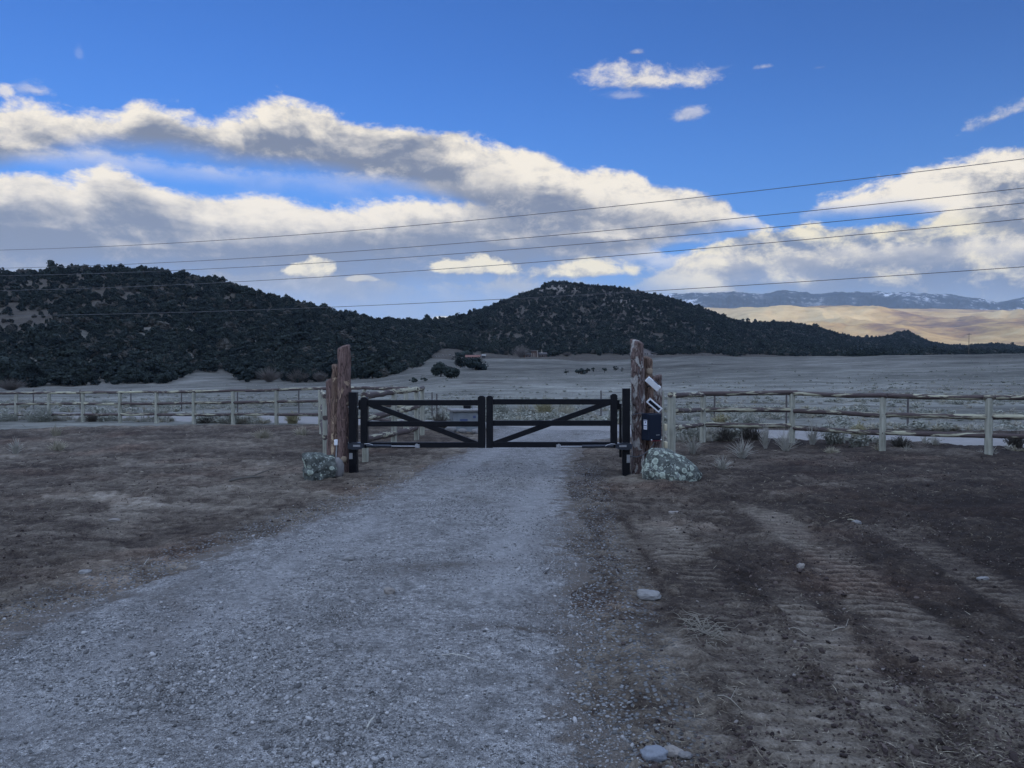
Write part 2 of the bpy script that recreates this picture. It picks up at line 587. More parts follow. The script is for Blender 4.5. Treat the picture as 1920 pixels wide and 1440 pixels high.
def m_field(T, b, tc):
    far = T.sstep(T.attr('dist'), 60, 320)
    big = T.noise(tc, .012, 6, .6)
    mid = T.noise(T.map(tc, (1, 1, 1)), .11, 6, .68)
    fin = T.noise(tc, 1.1, 6, .7)
    f = T.m('ADD', T.m('MULTIPLY', T.m('SUBTRACT', big, .5), 1.7), T.m('MULTIPLY', T.m('SUBTRACT', mid, .5), 1.5))
    f = T.m('ADD', T.m('ADD', f, T.m('MULTIPLY', T.m('SUBTRACT', fin, .5), T.m('SUBTRACT', 1.1, T.m('MULTIPLY', far, .5)))), .5, clamp=True)
    near_c = ramp(T, f, [(0.0, (.055, .055, .048)), (.4, (.135, .133, .115)), (.7, (.22, .217, .188)), (1.0, (.33, .325, .285))])
    far_c = ramp(T, f, [(0.0, (.038, .037, .032)), (.4, (.082, .079, .068)), (.7, (.135, .130, .113)), (1.0, (.21, .204, .18))])
    c = T.mix(far, near_c, far_c)
    dk = T.attr('dark')
    c = T.mix(T.m('MULTIPLY', dk, .8), c, (.055, .046, .04, 1))
    T.put(b.inputs['Base Color'], c)
    bump(T, b, fin, .6, .25)


def m_hill(T, b, tc):
    n = T.noise(tc, .03, 7, .65)
    n2 = T.noise(tc, .25, 6, .7)
    f = T.m('ADD', T.m('MULTIPLY', n, .6), T.m('MULTIPLY', n2, .5))
    c = ramp(T, f, [(.25, (.035, .032, .027)), (.5, (.065, .057, .047)), (.8, (.12, .107, .09))])
    rk = T.attr('rock')
    c = T.mix(T.m('MULTIPLY', rk, T.sstep(n2, .38, .6)), c, (.24, .215, .185, 1))
    T.put(b.inputs['Base Color'], c)
    bump(T, b, n2, .8, 2.5)


def m_valley(T, b, tc):
    n = T.noise(T.map(tc, (1, .6, 1)), .0006, 8, .62)
    n2 = T.noise(tc, .004, 6, .65)
    f = T.m('ADD', T.m('MULTIPLY', n, .75), T.m('MULTIPLY', n2, .35))
    c = ramp(T, f, [(.36, (.085, .060, .070)), (.46, (.22, .135, .085)), (.54, (.44, .29, .125)), (.66, (.60, .44, .22))])  # purple scrub patches also put the shade of the folds into the colour
    T.put(b.inputs['Base Color'], c)
    bump(T, b, n2, .6, 60)


def m_mesa(T, b, tc):
    n = T.noise(T.map(tc, (1, 1, 3.5)), .0011, 8, .62)
    n2 = T.noise(T.map(tc, (1, 1, 3)), .007, 7, .72)
    f = T.m('ADD', T.m('MULTIPLY', n, .5), T.m('MULTIPLY', n2, .6))
    c = ramp(T, f, [(.3, (.018, .024, .03)), (.56, (.04, .048, .055)), (.7, (.10, .10, .11))])
    sn = T.m('MULTIPLY', T.sstep(f, .575, .63), T.attr('snow'))
    c = T.mix(sn, c, (.72, .72, .74, 1))
    T.put(b.inputs['Base Color'], c)
    bump(T, b, n2, .7, 80)


MAT = {}
MAT['soil'] = material('bare_soil', m_soil, .95, .15)
MAT['gravel'] = material('crushed_gravel', m_gravel, .9, .2)
MAT['road'] = material('dirt_road', m_dirtroad, .95, .15)
MAT['field'] = material('dry_pasture', m_field, 1.0, .1)
MAT['hill'] = material('hill_soil', m_hill, 1.0, .1)
MAT['valley'] = material('sage_plain', m_valley, 1.0, .1)
MAT['mesa'] = material('mesa_rock', m_mesa, 1.0, .1)


def m_cloud(T, b, tc):
    T.put(b.inputs['Base Color'], (.8, .8, .8))


MAT['cloud'] = material('cloud', m_cloud, 1.0, 0)


# ------------------------------------------------------------------ terrain heights
def zpx(D, py):
    return EYE + (690 - py) / 1440 * D


L0 = [(12, 0), (18, -.02), (22, -.04), (24, -.19), (28, -.28), (33, -.30)]          # (depth, height)
R0 = [(12, 0), (17, -.02), (22, -.12), (28, -.16)]


def colpts(near, far):
    return near + [(D, zpx(D, y)) for D, y in far]


COLS = {
    -1500: colpts(L0, [(45, 759), (90, 747), (180, 736), (300, 726), (500, 640), (760, 560), (1000, 600), (3400, 672)]),
    -300: colpts(L0, [(45, 759), (90, 747), (180, 736), (290, 727), (340, 705), (450, 648), (600, 580), (720, 535), (800, 534), (1000, 575), (1600, 650), (3400, 672)]),
    0: colpts(L0, [(45, 759), (90, 747), (180, 736), (285, 727), (340, 703), (450, 645), (600, 572), (720, 524), (780, 522), (1000, 570), (1600, 650), (3400, 672)]),
    150: colpts(L0, [(45, 759), (90, 747), (180, 736), (290, 726), (340, 704), (450, 642), (600, 563), (720, 511), (770, 509), (1000, 560), (1600, 650), (3400, 672)]),
    300: colpts(L0, [(45, 759), (90, 747), (180, 733), (290, 723), (360, 704), (470, 640), (610, 566), (730, 517), (780, 515), (1000, 565), (1600, 650), (3400, 672)]),
    400: colpts(L0, [(45, 759), (90, 747), (180, 731), (290, 719), (370, 700), (480, 645), (620, 580), (730, 532), (780, 528), (1000, 570), (1600, 650), (3400, 672)]),
    500: colpts(L0, [(45, 759), (90, 747), (180, 731), (300, 720), (380, 700), (500, 650), (640, 596), (750, 562), (810, 558), (1000, 580), (1600, 650), (3400, 672)]),
    600: colpts(L0, [(45, 759), (90, 747), (180, 731), (300, 720), (390, 700), (520, 657), (660, 613), (780, 588), (840, 584), (1050, 595), (1600, 650), (3400, 672)]),
    700: colpts(L0, [(45, 759), (90, 746), (180, 727), (320, 712), (420, 697), (560, 660), (720, 626), (860, 606), (930, 602), (1200, 612), (1800, 650), (3400, 672)]),
    760: colpts(L0, [(45, 758), (90, 745), (180, 722), (340, 702), (460, 690), (600, 660), (780, 630), (950, 609), (1050, 606), (1400, 612), (1900, 650), (3400, 672)]),
    830: colpts(L0, [(45, 757), (90, 742), (180, 716), (330, 697), (460, 683), (600, 668), (800, 640), (1000, 612), (1150, 604), (1500, 610), (2000, 650), (3400, 672)]),
    880: colpts(L0, [(45, 757), (90, 741), (180, 715), (330, 697), (480, 682), (640, 669), (850, 645), (1050, 608), (1230, 591), (1550, 606), (2000, 650), (3400, 672)]),
    950: colpts(L0, [(45, 757), (90, 741), (180, 714), (330, 696), (480, 681), (680, 668), (850, 652), (1050, 612), (1270, 564), (1600, 590), (2200, 650), (3400, 672)]),
    1040: colpts(R0, [(45, 757), (90, 741), (180, 714), (330, 696), (480, 681), (700, 668), (850, 655), (1050, 608), (1250, 543), (1330, 527), (1700, 560), (2400, 650), (3400, 672)]),
    1150: colpts(R0, [(45, 757), (90, 740), (180, 713), (330, 695), (480, 681), (700, 669), (850, 656), (1050, 612), (1250, 556), (1350, 539), (1700, 570), (2400, 650), (3400, 672)]),
    1230: colpts(R0, [(45, 757), (90, 738), (180, 711), (300, 692), (430, 679), (620, 670), (800, 668), (1000, 637), (1250, 566), (1380, 552), (1700, 580), (2400, 650), (3400, 672)]),
    1300: colpts(R0, [(45, 757), (90, 736), (180, 708), (280, 690), (400, 677), (540, 670), (650, 671), (900, 660), (1200, 600), (1420, 574), (1800, 590), (2500, 655), (3400, 672)]),
    1400: colpts(R0, [(45, 756), (90, 735), (170, 707), (260, 690), (370, 676), (480, 670), (600, 672), (900, 664), (1200, 634), (1500, 610), (1900, 616), (2600, 660), (3400, 672)]),
    1470: colpts(R0, [(45, 756), (90, 734), (165, 706), (250, 689), (350, 675), (455, 669), (570, 672), (900, 667), (1250, 642), (1650, 606), (2000, 614), (2600, 660), (3400, 672)]),
    1530: colpts(R0, [(45, 756), (90, 733), (160, 706), (240, 689), (340, 674), (435, 668), (560, 672), (900, 668), (1300, 650), (1750, 616), (2100, 621), (2700, 660), (3400, 672)]),
    1610: colpts(R0, [(45, 755), (90, 732), (155, 706), (230, 688), (325, 673), (410, 667), (530, 672), (1000, 670), (1500, 652), (1950, 638), (2300, 640), (2900, 662), (3400, 672)]),
    1660: colpts(R0, [(45, 755), (90, 731), (150, 706), (225, 688), (318, 673), (395, 666), (520, 672), (1000, 670), (1600, 652), (2100, 634), (2400, 640), (2900, 662), (3400, 672)]),
    1697: colpts(R0, [(45, 755), (90, 730), (150, 705), (220, 688), (312, 672), (385, 666), (520, 672), (1000, 670), (1600, 650), (2150, 619), (2400, 630), (2900, 662), (3400, 672)]),
    1745: colpts(R0, [(45, 755), (90, 730), (150, 704), (215, 687), (305, 672), (375, 665), (510, 672), (1000, 671), (1700, 656), (2250, 646), (2500, 650), (2900, 664), (3400, 672)]),
    1800: colpts(R0, [(45, 754), (90, 729), (145, 704), (210, 686), (300, 671), (360, 664), (500, 672), (1000, 671), (1800, 660), (2350, 651), (2600, 654), (2900, 666), (3400, 672)]),
    1865: colpts(R0, [(45, 754), (90, 728), (145, 703), (205, 685), (290, 669), (345, 662), (480, 672), (1000, 671), (1800, 660), (2400, 646), (2650, 652), (2900, 666), (3400, 672)]),
    1920: colpts(R0, [(45, 754), (90, 727), (140, 703), (200, 685), (280, 668), (335, 661), (470, 671), (1000, 671), (1800, 662), (2400, 653), (2650, 655), (2900, 666), (3400, 672)]),
    2600: colpts(R0, [(45, 752), (90, 725), (140, 700), (200, 680), (280, 660), (330, 650), (480, 665), (1000, 670), (3400, 672)]),
}
LG = np.linspace(math.log(12), math.log(3400), 360)
UG = np.linspace(-1.6, 1.1, 900)


def _table():
    xs = sorted(COLS)
    us = np.array([(x - 960) / 1440 for x in xs])
    rows = []
    for x in xs:
        p = np.array(COLS[x])
        rows.append(np.interp(LG, np.log(p[:, 0]), p[:, 1]))
    rows = np.array(rows)
    tab = np.empty((len(UG), len(LG)))
    for j in range(len(LG)):
        tab[:, j] = np.interp(UG, us, rows[:, j])
    k = np.array([1, 3, 5, 6, 5, 3, 1.]); k /= k.sum()

    def sm(a, ax):
        pad = [(3, 3) if i == ax else (0, 0) for i in (0, 1)]
        a = np.pad(a, pad, 'edge')
        return np.apply_along_axis(lambda r: np.convolve(r, k, 'valid'), ax, a)
    t = tab
    t = sm(sm(t, 0), 0)
    t2 = sm(sm(t, 1), 1)
    wgt = sst(LG, math.log(20), math.log(40))[None]
    return t * (1 - wgt) + t2 * wgt


TAB = _table()


def terrain(X, Y, noise=True):
    X = np.asarray(X, float); Y = np.asarray(Y, float)
    r = np.hypot(X, Y)
    th = np.arctan2(X, Y)
    tc = np.clip(th, R(-57), R(47))
    D = np.maximum(r * np.cos(tc), .01)
    u = np.tan(tc)
    a = np.clip((u - UG[0]) / (UG[1] - UG[0]), 0, len(UG) - 1.001)
    b = np.clip((np.log(D) - LG[0]) / (LG[1] - LG[0]), 0, len(LG) - 1.001)
    i = a.astype(int); j = b.astype(int); fa = a - i; fb = b - j
    z = (TAB[i, j] * (1 - fa) * (1 - fb) + TAB[i + 1, j] * fa * (1 - fb) + TAB[i, j + 1] * (1 - fa) * fb + TAB[i + 1, j + 1] * fa * fb)
    z = z * (1 - sst(np.abs(th), R(62), R(110)))
    if noise:
        g = sst(D, 26, 120)
        z = z + g * .05 * fbm(X / 2.5, Y / 2.5, o=2) + g * sst(D, 60, 250) * .35 * fbm(X / 22, Y / 22, 3.3, o=3)
        hh = sst(D, 350, 700)
        z = z + hh * (2.2 * fbm(X / 60, Y / 60, 1.7, o=4))
    return z


# driveway edges (x at depth), read off the photograph on the level ground
DL = np.array([(-40, -4.6), (-6, -4.3), (0, -3.9), (3, -3.5), (4.7, -3.13), (5.6, -2.9), (6.8, -2.6), (7.9, -2.25), (10, -1.8), (12.8, -1.4), (15, -1.0), (18, -.72), (20.4, -.6), (21.2, -1.6), (22.5, -3.6)])
DR = np.array([(-40, -.6), (-6, .1), (0, .36), (3.07, .43), (4.1, .485), (5.6, .58), (7.4, .68), (11, .95), (15, 1.34), (17, 2.0), (19, 3.6), (22.5, 6.0)])


def drive_edges(Y):
    return np.interp(Y, DL[:, 0], DL[:, 1]), np.interp(Y, DR[:, 0], DR[:, 1])


def track_mask(X, Y):
    """lug-tyre tracks in the soft soil right of the driveway: (mask, lug phase)"""
    m = np.zeros_like(X); lug = np.zeros_like(X)
    wob = .10 * vn(Y * .6, 3.3)
    for x0, x1, y0, y1, w in ((1.42, 1.30, 2.0, 8.9, .24), (2.85, 2.25, 2.0, 9.2, .24), (1.98, 1.74, 2.0, 6.0, .15), (3.7, 3.3, 2.5, 8.0, .20), (.98, .88, 3.2, 8.2, .13)):
        c = np.interp(Y, [y0, y1], [x1, x0]) + wob
        d = np.abs(X - c) / w
        k = (1 - sst(d, .6, 1.3)) * sst(Y, y0 - .4, y0 + .3) * (1 - sst(Y, y1 - 1.0, y1 + .3)) * (.45 + .55 * sst(fbm(X * 1.6, Y * 1.0, x0 * 7, o=3), -.5, .2))
        ph = np.sin(2 * np.pi * (Y + .12 * np.abs(X - c) * np.sign(X - c) + .05 * vn(X * 2.2, Y * 2.2) + .02 * vn(X * 9, Y * 9)) / .118 + x0 * 9)
        lug = np.where(k > m, ph, lug)
        m = np.maximum(m, k)
    return m, lug


def ground_z(X, Y):
    """near ground with its small relief"""
    X = np.asarray(X, float); Y = np.asarray(Y, float)
    z = terrain(X, Y)
    eL, eR = drive_edges(Y)
    ind = sst(X, eL - .25, eL + .25) * (1 - sst(X, eR - .2, eR + .2)) * (Y < 22)
    near = 1 - sst(np.hypot(X, Y), 26, 60)
    rough = .030 * fbm(X * .9, Y * .9, o=3) + .020 * fbm(X * 4.0, Y * 4.5, 2.2, o=3) + .012 * fbm(X * 14, Y * 15, 4.1, o=3)
    m, lug = track_mask(X, Y)
    bk = sst(fbm(X * 3.1, Y * 2.6, 9.1, o=3), -.35, .35)
    rough = rough * (1 - .65 * m) + m * ((.0075 - .0035 * (1 - sst(Y, 3.2, 4.6))) * np.clip(lug * 2.6, -1, 1) * bk * sst(m, .3, .8) - .004)
    right = sst(X, .5, 1.2) * sst(Y, 1.5, 3) * (1 - sst(Y, 9, 13))
    rough = rough * (1 + .35 * right * (1 - m))
    clod = right * (1 - m) * .022 * sst(fbm(X * 8, Y * 8, 7.7, o=2), .15, .7)
    rough = rough + clod
    return z + near * (rough * (1 - .78 * ind)) - .012 * ind


# ------------------------------------------------------------------ terrain sheets
def theta_grid():
    fine = np.arange(-37.5, 37.5, .085)
    mid = np.concatenate([np.arange(-60, -37.5, .4), fine, np.arange(37.5, 60, .4)])
    return np.radians(np.concatenate([np.arange(-180, -60, 4.0), mid, np.arange(60, 180, 4.0)]))


TH = theta_grid()


def polar(rs, th=TH, wrap=True):
    rr, tt = np.meshgrid(rs, th, indexing='ij')
    return rr * np.sin(tt), rr * np.cos(tt), grid_faces(len(rs), len(th), wrap)


def rows(r0, r1, px, h=EYE, most=.05):
    """radii spaced about px source pixels apart on level ground"""
    out = [r0]
    while out[-1] < r1:
        r = out[-1]
        out.append(r + min(max(r * r / (1440 * h) * px, .012), r * most))
    out[-1] = r1
    return np.array(out)


# bare soil around the driveway
rs = rows(.25, 24.5, 1.9)
X, Y, F = polar(rs)
Z = ground_z(X, Y)
m, lug = track_mask(X, Y)
eL, eR = drive_edges(Y)
px_ = 960 + 1440 * X / np.maximum(Y, .3)
tone = .40 + .14 * fbm(X * .5, Y * .5, 5, o=3)
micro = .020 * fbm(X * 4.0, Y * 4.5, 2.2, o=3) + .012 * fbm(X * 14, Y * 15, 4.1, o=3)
tone += 7.0 * micro * (1 - .7 * m)  # relief shading put into the soil colour: crumb tops paler, hollows darker
tone += .13 * sst(fbm(X * 1.3, Y * 2.6, 15, o=4), .1, .7) * (X < eL)
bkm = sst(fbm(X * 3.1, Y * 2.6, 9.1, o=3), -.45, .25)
tone += m * (.10 + bkm * (1 - .5 * (1 - sst(Y, 3.2, 4.6))) * (.15 * sst(lug, -.1, .4) - .13 * sst(-lug, .0, .5)))  # tread shading put into the colour: raised lug bars paler, grooves darker
tone -= .13 * sst(X, .6, 1.1) * (1 - m) * sst(fbm(X * 1.1, Y * .7, 8.8, o=3), -.35, .35) * (1 - sst(Y, 7, 12))
tone -= .16 * sst(X, 3.0, 6.0) * sst(fbm(X * .6, Y * .9, 2.8, o=3), -.4, .4)
# paler scraped patch left of the driveway, dusty margin by the gravel, rim round the pillars
pt = np.exp(-(((X + 4.2) / 1.5) ** 2 + ((Y - 9.0) / 1.3) ** 2))
tone += .26 * pt * sst(fbm(X * 2, Y * 3, 1.1, o=4), -.5, .5)
tone += .15 * (1 - sst(np.abs(X - eL), 0, .9)) * (X < eL + .3)
tone += .20 * np.exp(-(((X - 1.6) / .5) ** 2 + ((Y - 11.0) / .5) ** 2)) + .2 * np.exp(-(((X - 4.2) / .5) ** 2 + ((Y - 10.4) / .35) ** 2))
tone += .18 * np.exp(-(((X - 2.5) / .9) ** 2 + ((Y - 9.1) / .8) ** 2)) * sst(fbm(X * 2.4, Y * 3, 6.1, o=3), -.3, .5)
tone += .10 * (1 - sst(np.abs(X - 2.3), 1.3, 1.9)) * (Y > 12)
grav = (1 - sst(np.abs(X - eR), .05, .8)) * .9 * (1 - sst(Y, 12, 15)) + .75 * (1 - sst(np.abs(X - eL), .1, 1.0)) * (1 - sst(Y, 9, 12))
tone -= .10 * sst(X, 1.2, 3) * (1 - m)
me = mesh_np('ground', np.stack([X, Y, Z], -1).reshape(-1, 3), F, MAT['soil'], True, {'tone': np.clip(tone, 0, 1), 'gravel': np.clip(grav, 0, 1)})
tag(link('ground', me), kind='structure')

# pasture beyond, and the flat land behind the camera up to the ridge
rs = rows(24.5, 560, 1.6, 4.5, .03)
X, Y, F = polar(rs)
Z = terrain(X, Y)
Z[0] = ground_z(X[0], Y[0])
pu = 960 + 1440 * X / np.maximum(Y, .3)
dark = np.exp(-(((pu - 905) / 90) ** 2 + ((Y - 165) / 22) ** 2)) * (Y > 0) * sst(fbm(X / 6, Y / 6, o=3), -.6, .2)
dark += .7 * np.exp(-(((Y - 84 - .06 * X) / 9) ** 2)) * sst(pu, 1250, 1500) * sst(fbm(X / 9, Y / 9, 3, o=3), -.6, .3)
me = mesh_np('field', np.stack([X, Y, Z], -1).reshape(-1, 3), F, MAT['field'], True, {'dark': np.clip(dark, 0, 1), 'dist': np.hypot(X, Y)})
tag(link('field', me), kind='structure')

rs = rows(560, 3400, 2.2, 60, .012)
X, Y, F = polar(rs)
Z = terrain(X, Y)
pu = 960 + 1440 * X / np.maximum(Y, .3)
rock = np.exp(-(((pu - 1035) / 45) ** 2 + ((Z - 136) / 12) ** 2)) + np.exp(-(((pu - 1150) / 50) ** 2 + ((Z - 118 + (pu - 1120) * .30) / 7) ** 2))
me = mesh_np('hills', np.stack([X, Y, Z], -1).reshape(-1, 3), F, MAT['hill'], True, {'rock': np.clip(rock * 1.5, 0, 1)})
tag(link('hills', me), kind='structure')

# far sunlit plain climbing to the mesa
thf = np.radians(np.arange(8, 60, .08))
rs = np.geomspace(3350, 13600, 150)
X, Y, F = polar(rs, thf, False)
zp = np.interp(np.log(Y), np.log([1500, 3350, 5000, 7000, 9500, 12000, 13600]), [0, 20, 120, 330, 620, 890, 1000])
Z = zp + sst(Y, 3800, 6000) * (1 - .6 * sst(Y, 8000, 11000)) * (70 * fbm(X / 800, Y / 1500, 3, o=5) + 130 * (1 - np.abs(fbm(X / 1500 + Y / 5200, Y / 2600, 9, o=4))))
me = mesh_np('valley', np.stack([X, Y, Z], -1).reshape(-1, 3), F, MAT['valley'])
tag(link('valley', me), kind='structure')

# mesa
tm = np.radians(np.arange(9, 60, .04))
tt = np.linspace(0, 1, 60)
mx = np.array([-20, 9.0, 11, 13.5, 16, 18, 19.5, 21, 24, 27, 29.5, 31, 32.2, 33.0, 33.8, 36, 60])
my = np.array([556, 556, 555, 551, 549, 552, 546, 551, 549, 551, 553, 560, 568, 563, 558, 556, 540])
yy = np.interp(np.degrees(tm), mx, my) + 1.0 * fbm(np.degrees(tm) * 1.1, 0, 3, o=4)
TT, MM = np.meshgrid(tt, tm, indexing='ij')
YY = np.broadcast_to(yy, TT.shape)
Dm = 13000 + 2600 * TT + 350 * fbm(np.degrees(MM) * .55, TT * 2.0, 4.2, o=4) * (1 - TT)
ztop = EYE + (690 - YY) / 1440 * 15600
prof_ = np.interp(TT, [0, .3, .55, .62, .8, .86, 1], [0, .22, .5, .74, .84, .97, 1.0])
Z = 880 + (ztop - 880) * prof_ + 45 * fbm(np.degrees(MM) * 2.2, TT * 5, 8, o=4) * np.sin(np.pi * TT)
Xm = Dm * np.tan(MM)
snow = np.clip(sst(TT, .45, .7) * (.55 + .9 * fbm(np.degrees(MM) * .8, 2.0, 5, o=3)) + .8 * sst(np.degrees(MM), 30, 32), 0, 1)
F = grid_faces(len(tt), len(tm))
# plateau behind the rim
V = np.stack([Xm, Dm, Z], -1)
V2 = V[-1:].copy(); V2[..., 1] += 4000; V2[..., 0] *= 1.25; V2[..., 2] -= 300
V = np.concatenate([V, V2]); snow = np.concatenate([snow, snow[-1:] * 0])
me = mesh_np('mesa', V.reshape(-1, 3), grid_faces(len(tt) + 1, len(tm)), MAT['mesa'], True, {'snow': snow})
tag(link('mesa', me), kind='structure')

# plain and unseen mountain ridge behind the camera, sized so its evening shadow covers everything up to the hills
X, Y, F = polar(np.geomspace(560, 9000, 40), np.radians(np.arange(60, 301, 3.0)), False)
me = mesh_np('plain', np.stack([X, Y, 0 * X - .5], -1).reshape(-1, 3), F, MAT['hill'])
tag(link('plain', me), kind='structure')
sdir = np.array([math.sin(SUN_AZ), math.cos(SUN_AZ)]); side = np.array([-sdir[1], sdir[0]])
a = np.linspace(-9000, 9000, 241); c = np.linspace(-1, 1, 41)
CC, AA = np.meshgrid(c, a, indexing='ij')
hgt = RIDGE_H * (1 + .10 * fbm(AA / 1500, 2.0, o=4)) * (1 - np.abs(CC)) ** .8 + 40 * fbm(AA / 500, CC * 3, o=4) * (1 - np.abs(CC))
XY = (2600 + 1200 * CC)[..., None] * sdir + AA[..., None] * side
me = mesh_np('mountain', np.concatenate([XY, (hgt - 5)[..., None]], -1).reshape(-1, 3), grid_faces(41, 241), MAT['hill'])
tag(link('mountain', me), kind='structure')


# ------------------------------------------------------------------ gravel driveway and the dirt road it joins
ys = np.concatenate([np.arange(-40, -1, .5), rows(1.0, 22.4, 1.9)[:-1], [22.4]])
ys = np.concatenate([ys[ys < .99], ys[ys >= .99]])
ts = np.linspace(-.06, 1.06, 330)
YY, TT = np.meshgrid(ys, ts, indexing='ij')
eL, eR = drive_edges(YY)
XX = eL + (eR - eL) * TT
dl = (XX - eL); dr = (eR - XX)
ed = np.minimum(dl, dr)
base = terrain(XX, YY)
crown = .03 * sst(ed, 0, .8)
rut = -.018 * (np.exp(-(((TT - .30) / .07) ** 2)) + np.exp(-(((TT - .80) / .07) ** 2)))
rel = .010 * fbm(XX * 1.3, YY * 1.3, 6, o=3) + .0045 * fbm(XX * 9, YY * 9, 3, o=3) + .003 * fbm(XX * 28, YY * 28, 3, o=2)
drop = -.055 * (1 - sst(ed + .16 * fbm(XX * 2.2, YY * 2.2, 4, o=4), -.12, .14))
ZZ = base + .006 + crown + rut + rel + drop
wv_ = .25 * fbm(XX * 1.2, YY * 1.2, 5, o=3)
streak = np.clip(np.exp(-((YY - 4.62 + .22 * (XX - .1) + wv_ * .5) / .10) ** 2) * sst(XX, -.5, -.1)
                 + .8 * np.exp(-((YY - 6.0 - .15 * (XX + .7) + wv_ * .8) / .16) ** 2) * sst(XX, -1.5, -.8) * (1 - sst(XX, -.1, .3))
                 + .6 * np.exp(-((XX + 1.9 + .3 * (YY - 4.3) + wv_) / .16) ** 2) * sst(YY, 3, 3.8) * (1 - sst(YY, 5.2, 6.5))
                 + .5 * np.exp(-((XX - .32 + wv_) / .12) ** 2) * sst(YY, 3, 4) * (1 - sst(YY, 6.5, 9)), 0, 1)
pack = np.exp(-(((TT - .30) / .085) ** 2)) + np.exp(-(((TT - .80) / .085) ** 2))
pack = np.clip(pack * sst(fbm(XX * .9, YY * .5, 2, o=4), -.5, .4), 0, 1)
me = mesh_np('driveway', np.stack([XX, YY, ZZ], -1).reshape(-1, 3), grid_faces(len(ys), len(ts)), MAT['gravel'], True,
             {'edge': np.clip(ed / .75, 0, 1), 'streak': streak, 'pack': pack})
tag(link('driveway', me), kind='structure')


def drive_z(X, Y):
    X = np.asarray(X, float); Y = np.asarray(Y, float)
    eL, eR = drive_edges(Y)
    ed = np.minimum(X - eL, eR - X)
    t = (X - eL) / (eR - eL)
    return (terrain(X, Y) + .006 + .03 * sst(ed, 0, .8) - .018 * (np.exp(-(((t - .30) / .07) ** 2)) + np.exp(-(((t - .80) / .07) ** 2)))
            + .010 * fbm(X * 1.3, Y * 1.3, 6, o=3) + .0045 * fbm(X * 9, Y * 9, 3, o=3)
            - .055 * (1 - sst(ed + .16 * fbm(X * 2.2, Y * 2.2, 4, o=4), -.12, .14)))


def surf_z(X, Y):
    X = np.asarray(X, float); Y = np.asarray(Y, float)
    return np.maximum(ground_z(X, Y), np.where(Y < 22, drive_z(X, Y), -9))


ROAD = np.array([(-90, 34), (-40, 32.0), (-17, 30.2), (-9, 28.0), (-5, 26.2), (-1, 23.8), (3, 21.4), (7, 19.1), (11, 17.0), (15, 15.4), (22, 13.2), (40, 8.5), (70, 2)])
rw = np.interp(ROAD[:, 0], [-20, 0, 8, 12, 70], [2.0, 2.1, 1.6, 1.25, 1.3])
xs = np.concatenate([np.arange(-90, -30, 2.0), np.arange(-30, 30, .22), np.arange(30, 70, 2.0)])
yc = np.interp(xs, ROAD[:, 0], ROAD[:, 1])
kk = np.ones(15) / 15
yc = np.convolve(np.pad(yc, 7, 'edge'), kk, 'valid')
wd = np.interp(xs, ROAD[:, 0], rw)
tr = np.linspace(-1.12, 1.12, 25)
XX, TT = np.meshgrid(xs, tr, indexing='ij')
YY = yc[:, None] + TT * wd[:, None] * 1.08 + 0 * XX
base = terrain(XX, YY) - .008
ZZ = base + .02 + .06 * (1 - TT ** 2) - .10 * sst(np.abs(TT) + .12 * fbm(XX * .7, YY * .7, 2, o=3), .9, 1.12)
me = mesh_np('dirt_road', np.stack([XX, YY, ZZ], -1).reshape(-1, 3), grid_faces(len(xs), len(tr)), MAT['road'])
tag(link('dirt_road', me), kind='structure')


# ------------------------------------------------------------------ materials of the built things
def m_bark(dark, mid, pale, patch, k_patch, sx=9, sz=1.6):
    def f(T, b, tc):
        v = T.map(tc, (sx, sx, sz))
        n = T.noise(v, 2.2, 7, .68, .6)
        n2 = T.noise(tc, 26, 5, .65)
        fur = T.voro(T.map(tc, (sx * 2.2, sx * 2.2, sz * 1.4)), 1.6, 'Distance', 'DISTANCE_TO_EDGE')
        c = ramp(T, T.m('ADD', T.m('MULTIPLY', n, .8), T.m('MULTIPLY', n2, .25)), [(.3, dark), (.52, mid), (.72, pale)])
        c = T.mix(T.m('MULTIPLY', T.sstep(fur, 0, .09, 1, 0), .75), c, tuple(x * .35 for x in dark))
        pm = T.sstep(T.noise(T.map(tc, (1, 1, .55)), 7.5, 5, .6, .5), k_patch, k_patch + .05)
        c = T.mix(T.m('MULTIPLY', pm, T.sstep(n2, .25, .55, .55, 1.0)), c, patch)
        T.put(b.inputs['Base Color'], c)
        h = T.m('ADD', T.m('MULTIPLY', n, .8), T.m('ADD', T.m('MULTIPLY', T.sstep(fur, 0, .15), .5), T.m('MULTIPLY', n2, .3)))
        bump(T, b, T.m('SUBTRACT', h, T.m('MULTIPLY', pm, .5)), .9, .02)
    return f


def m_rail(axis):
    def f(T, b, tc):
        rnd = T.n('ShaderNodeObjectInfo').outputs['Random']
        off = T.n('ShaderNodeVectorMath', tc, T.comb(T.m('MULTIPLY', rnd, 90.0), 0.0, 0.0), operation='ADD').outputs[0]
        s = [14, 14, 14]; s[axis] = 1.7
        n = T.noise(T.map(off, tuple(s)), 1.0, 6, .60, .4)
        n = T.m('ADD', n, T.m('MULTIPLY', T.m('SUBTRACT', rnd, .5), .12))
        s2 = [40, 40, 40]; s2[axis] = 3
        g = T.noise(T.map(tc, tuple(s2)), 1.0, 4, .6)
        bark = T.mix(g, (.030, .022, .022, 1), (.115, .088, .080, 1))
        wood = T.mix(g, (.22, .205, .14, 1), (.46, .44, .32, 1))
        k = T.sstep(n, .525, .57)
        T.put(b.inputs['Base Color'], T.mix(k, bark, wood))
        bump(T, b, T.m('SUBTRACT', T.m('MULTIPLY', g, .6), T.m('MULTIPLY', k, .4)), .7, .012)
    return f


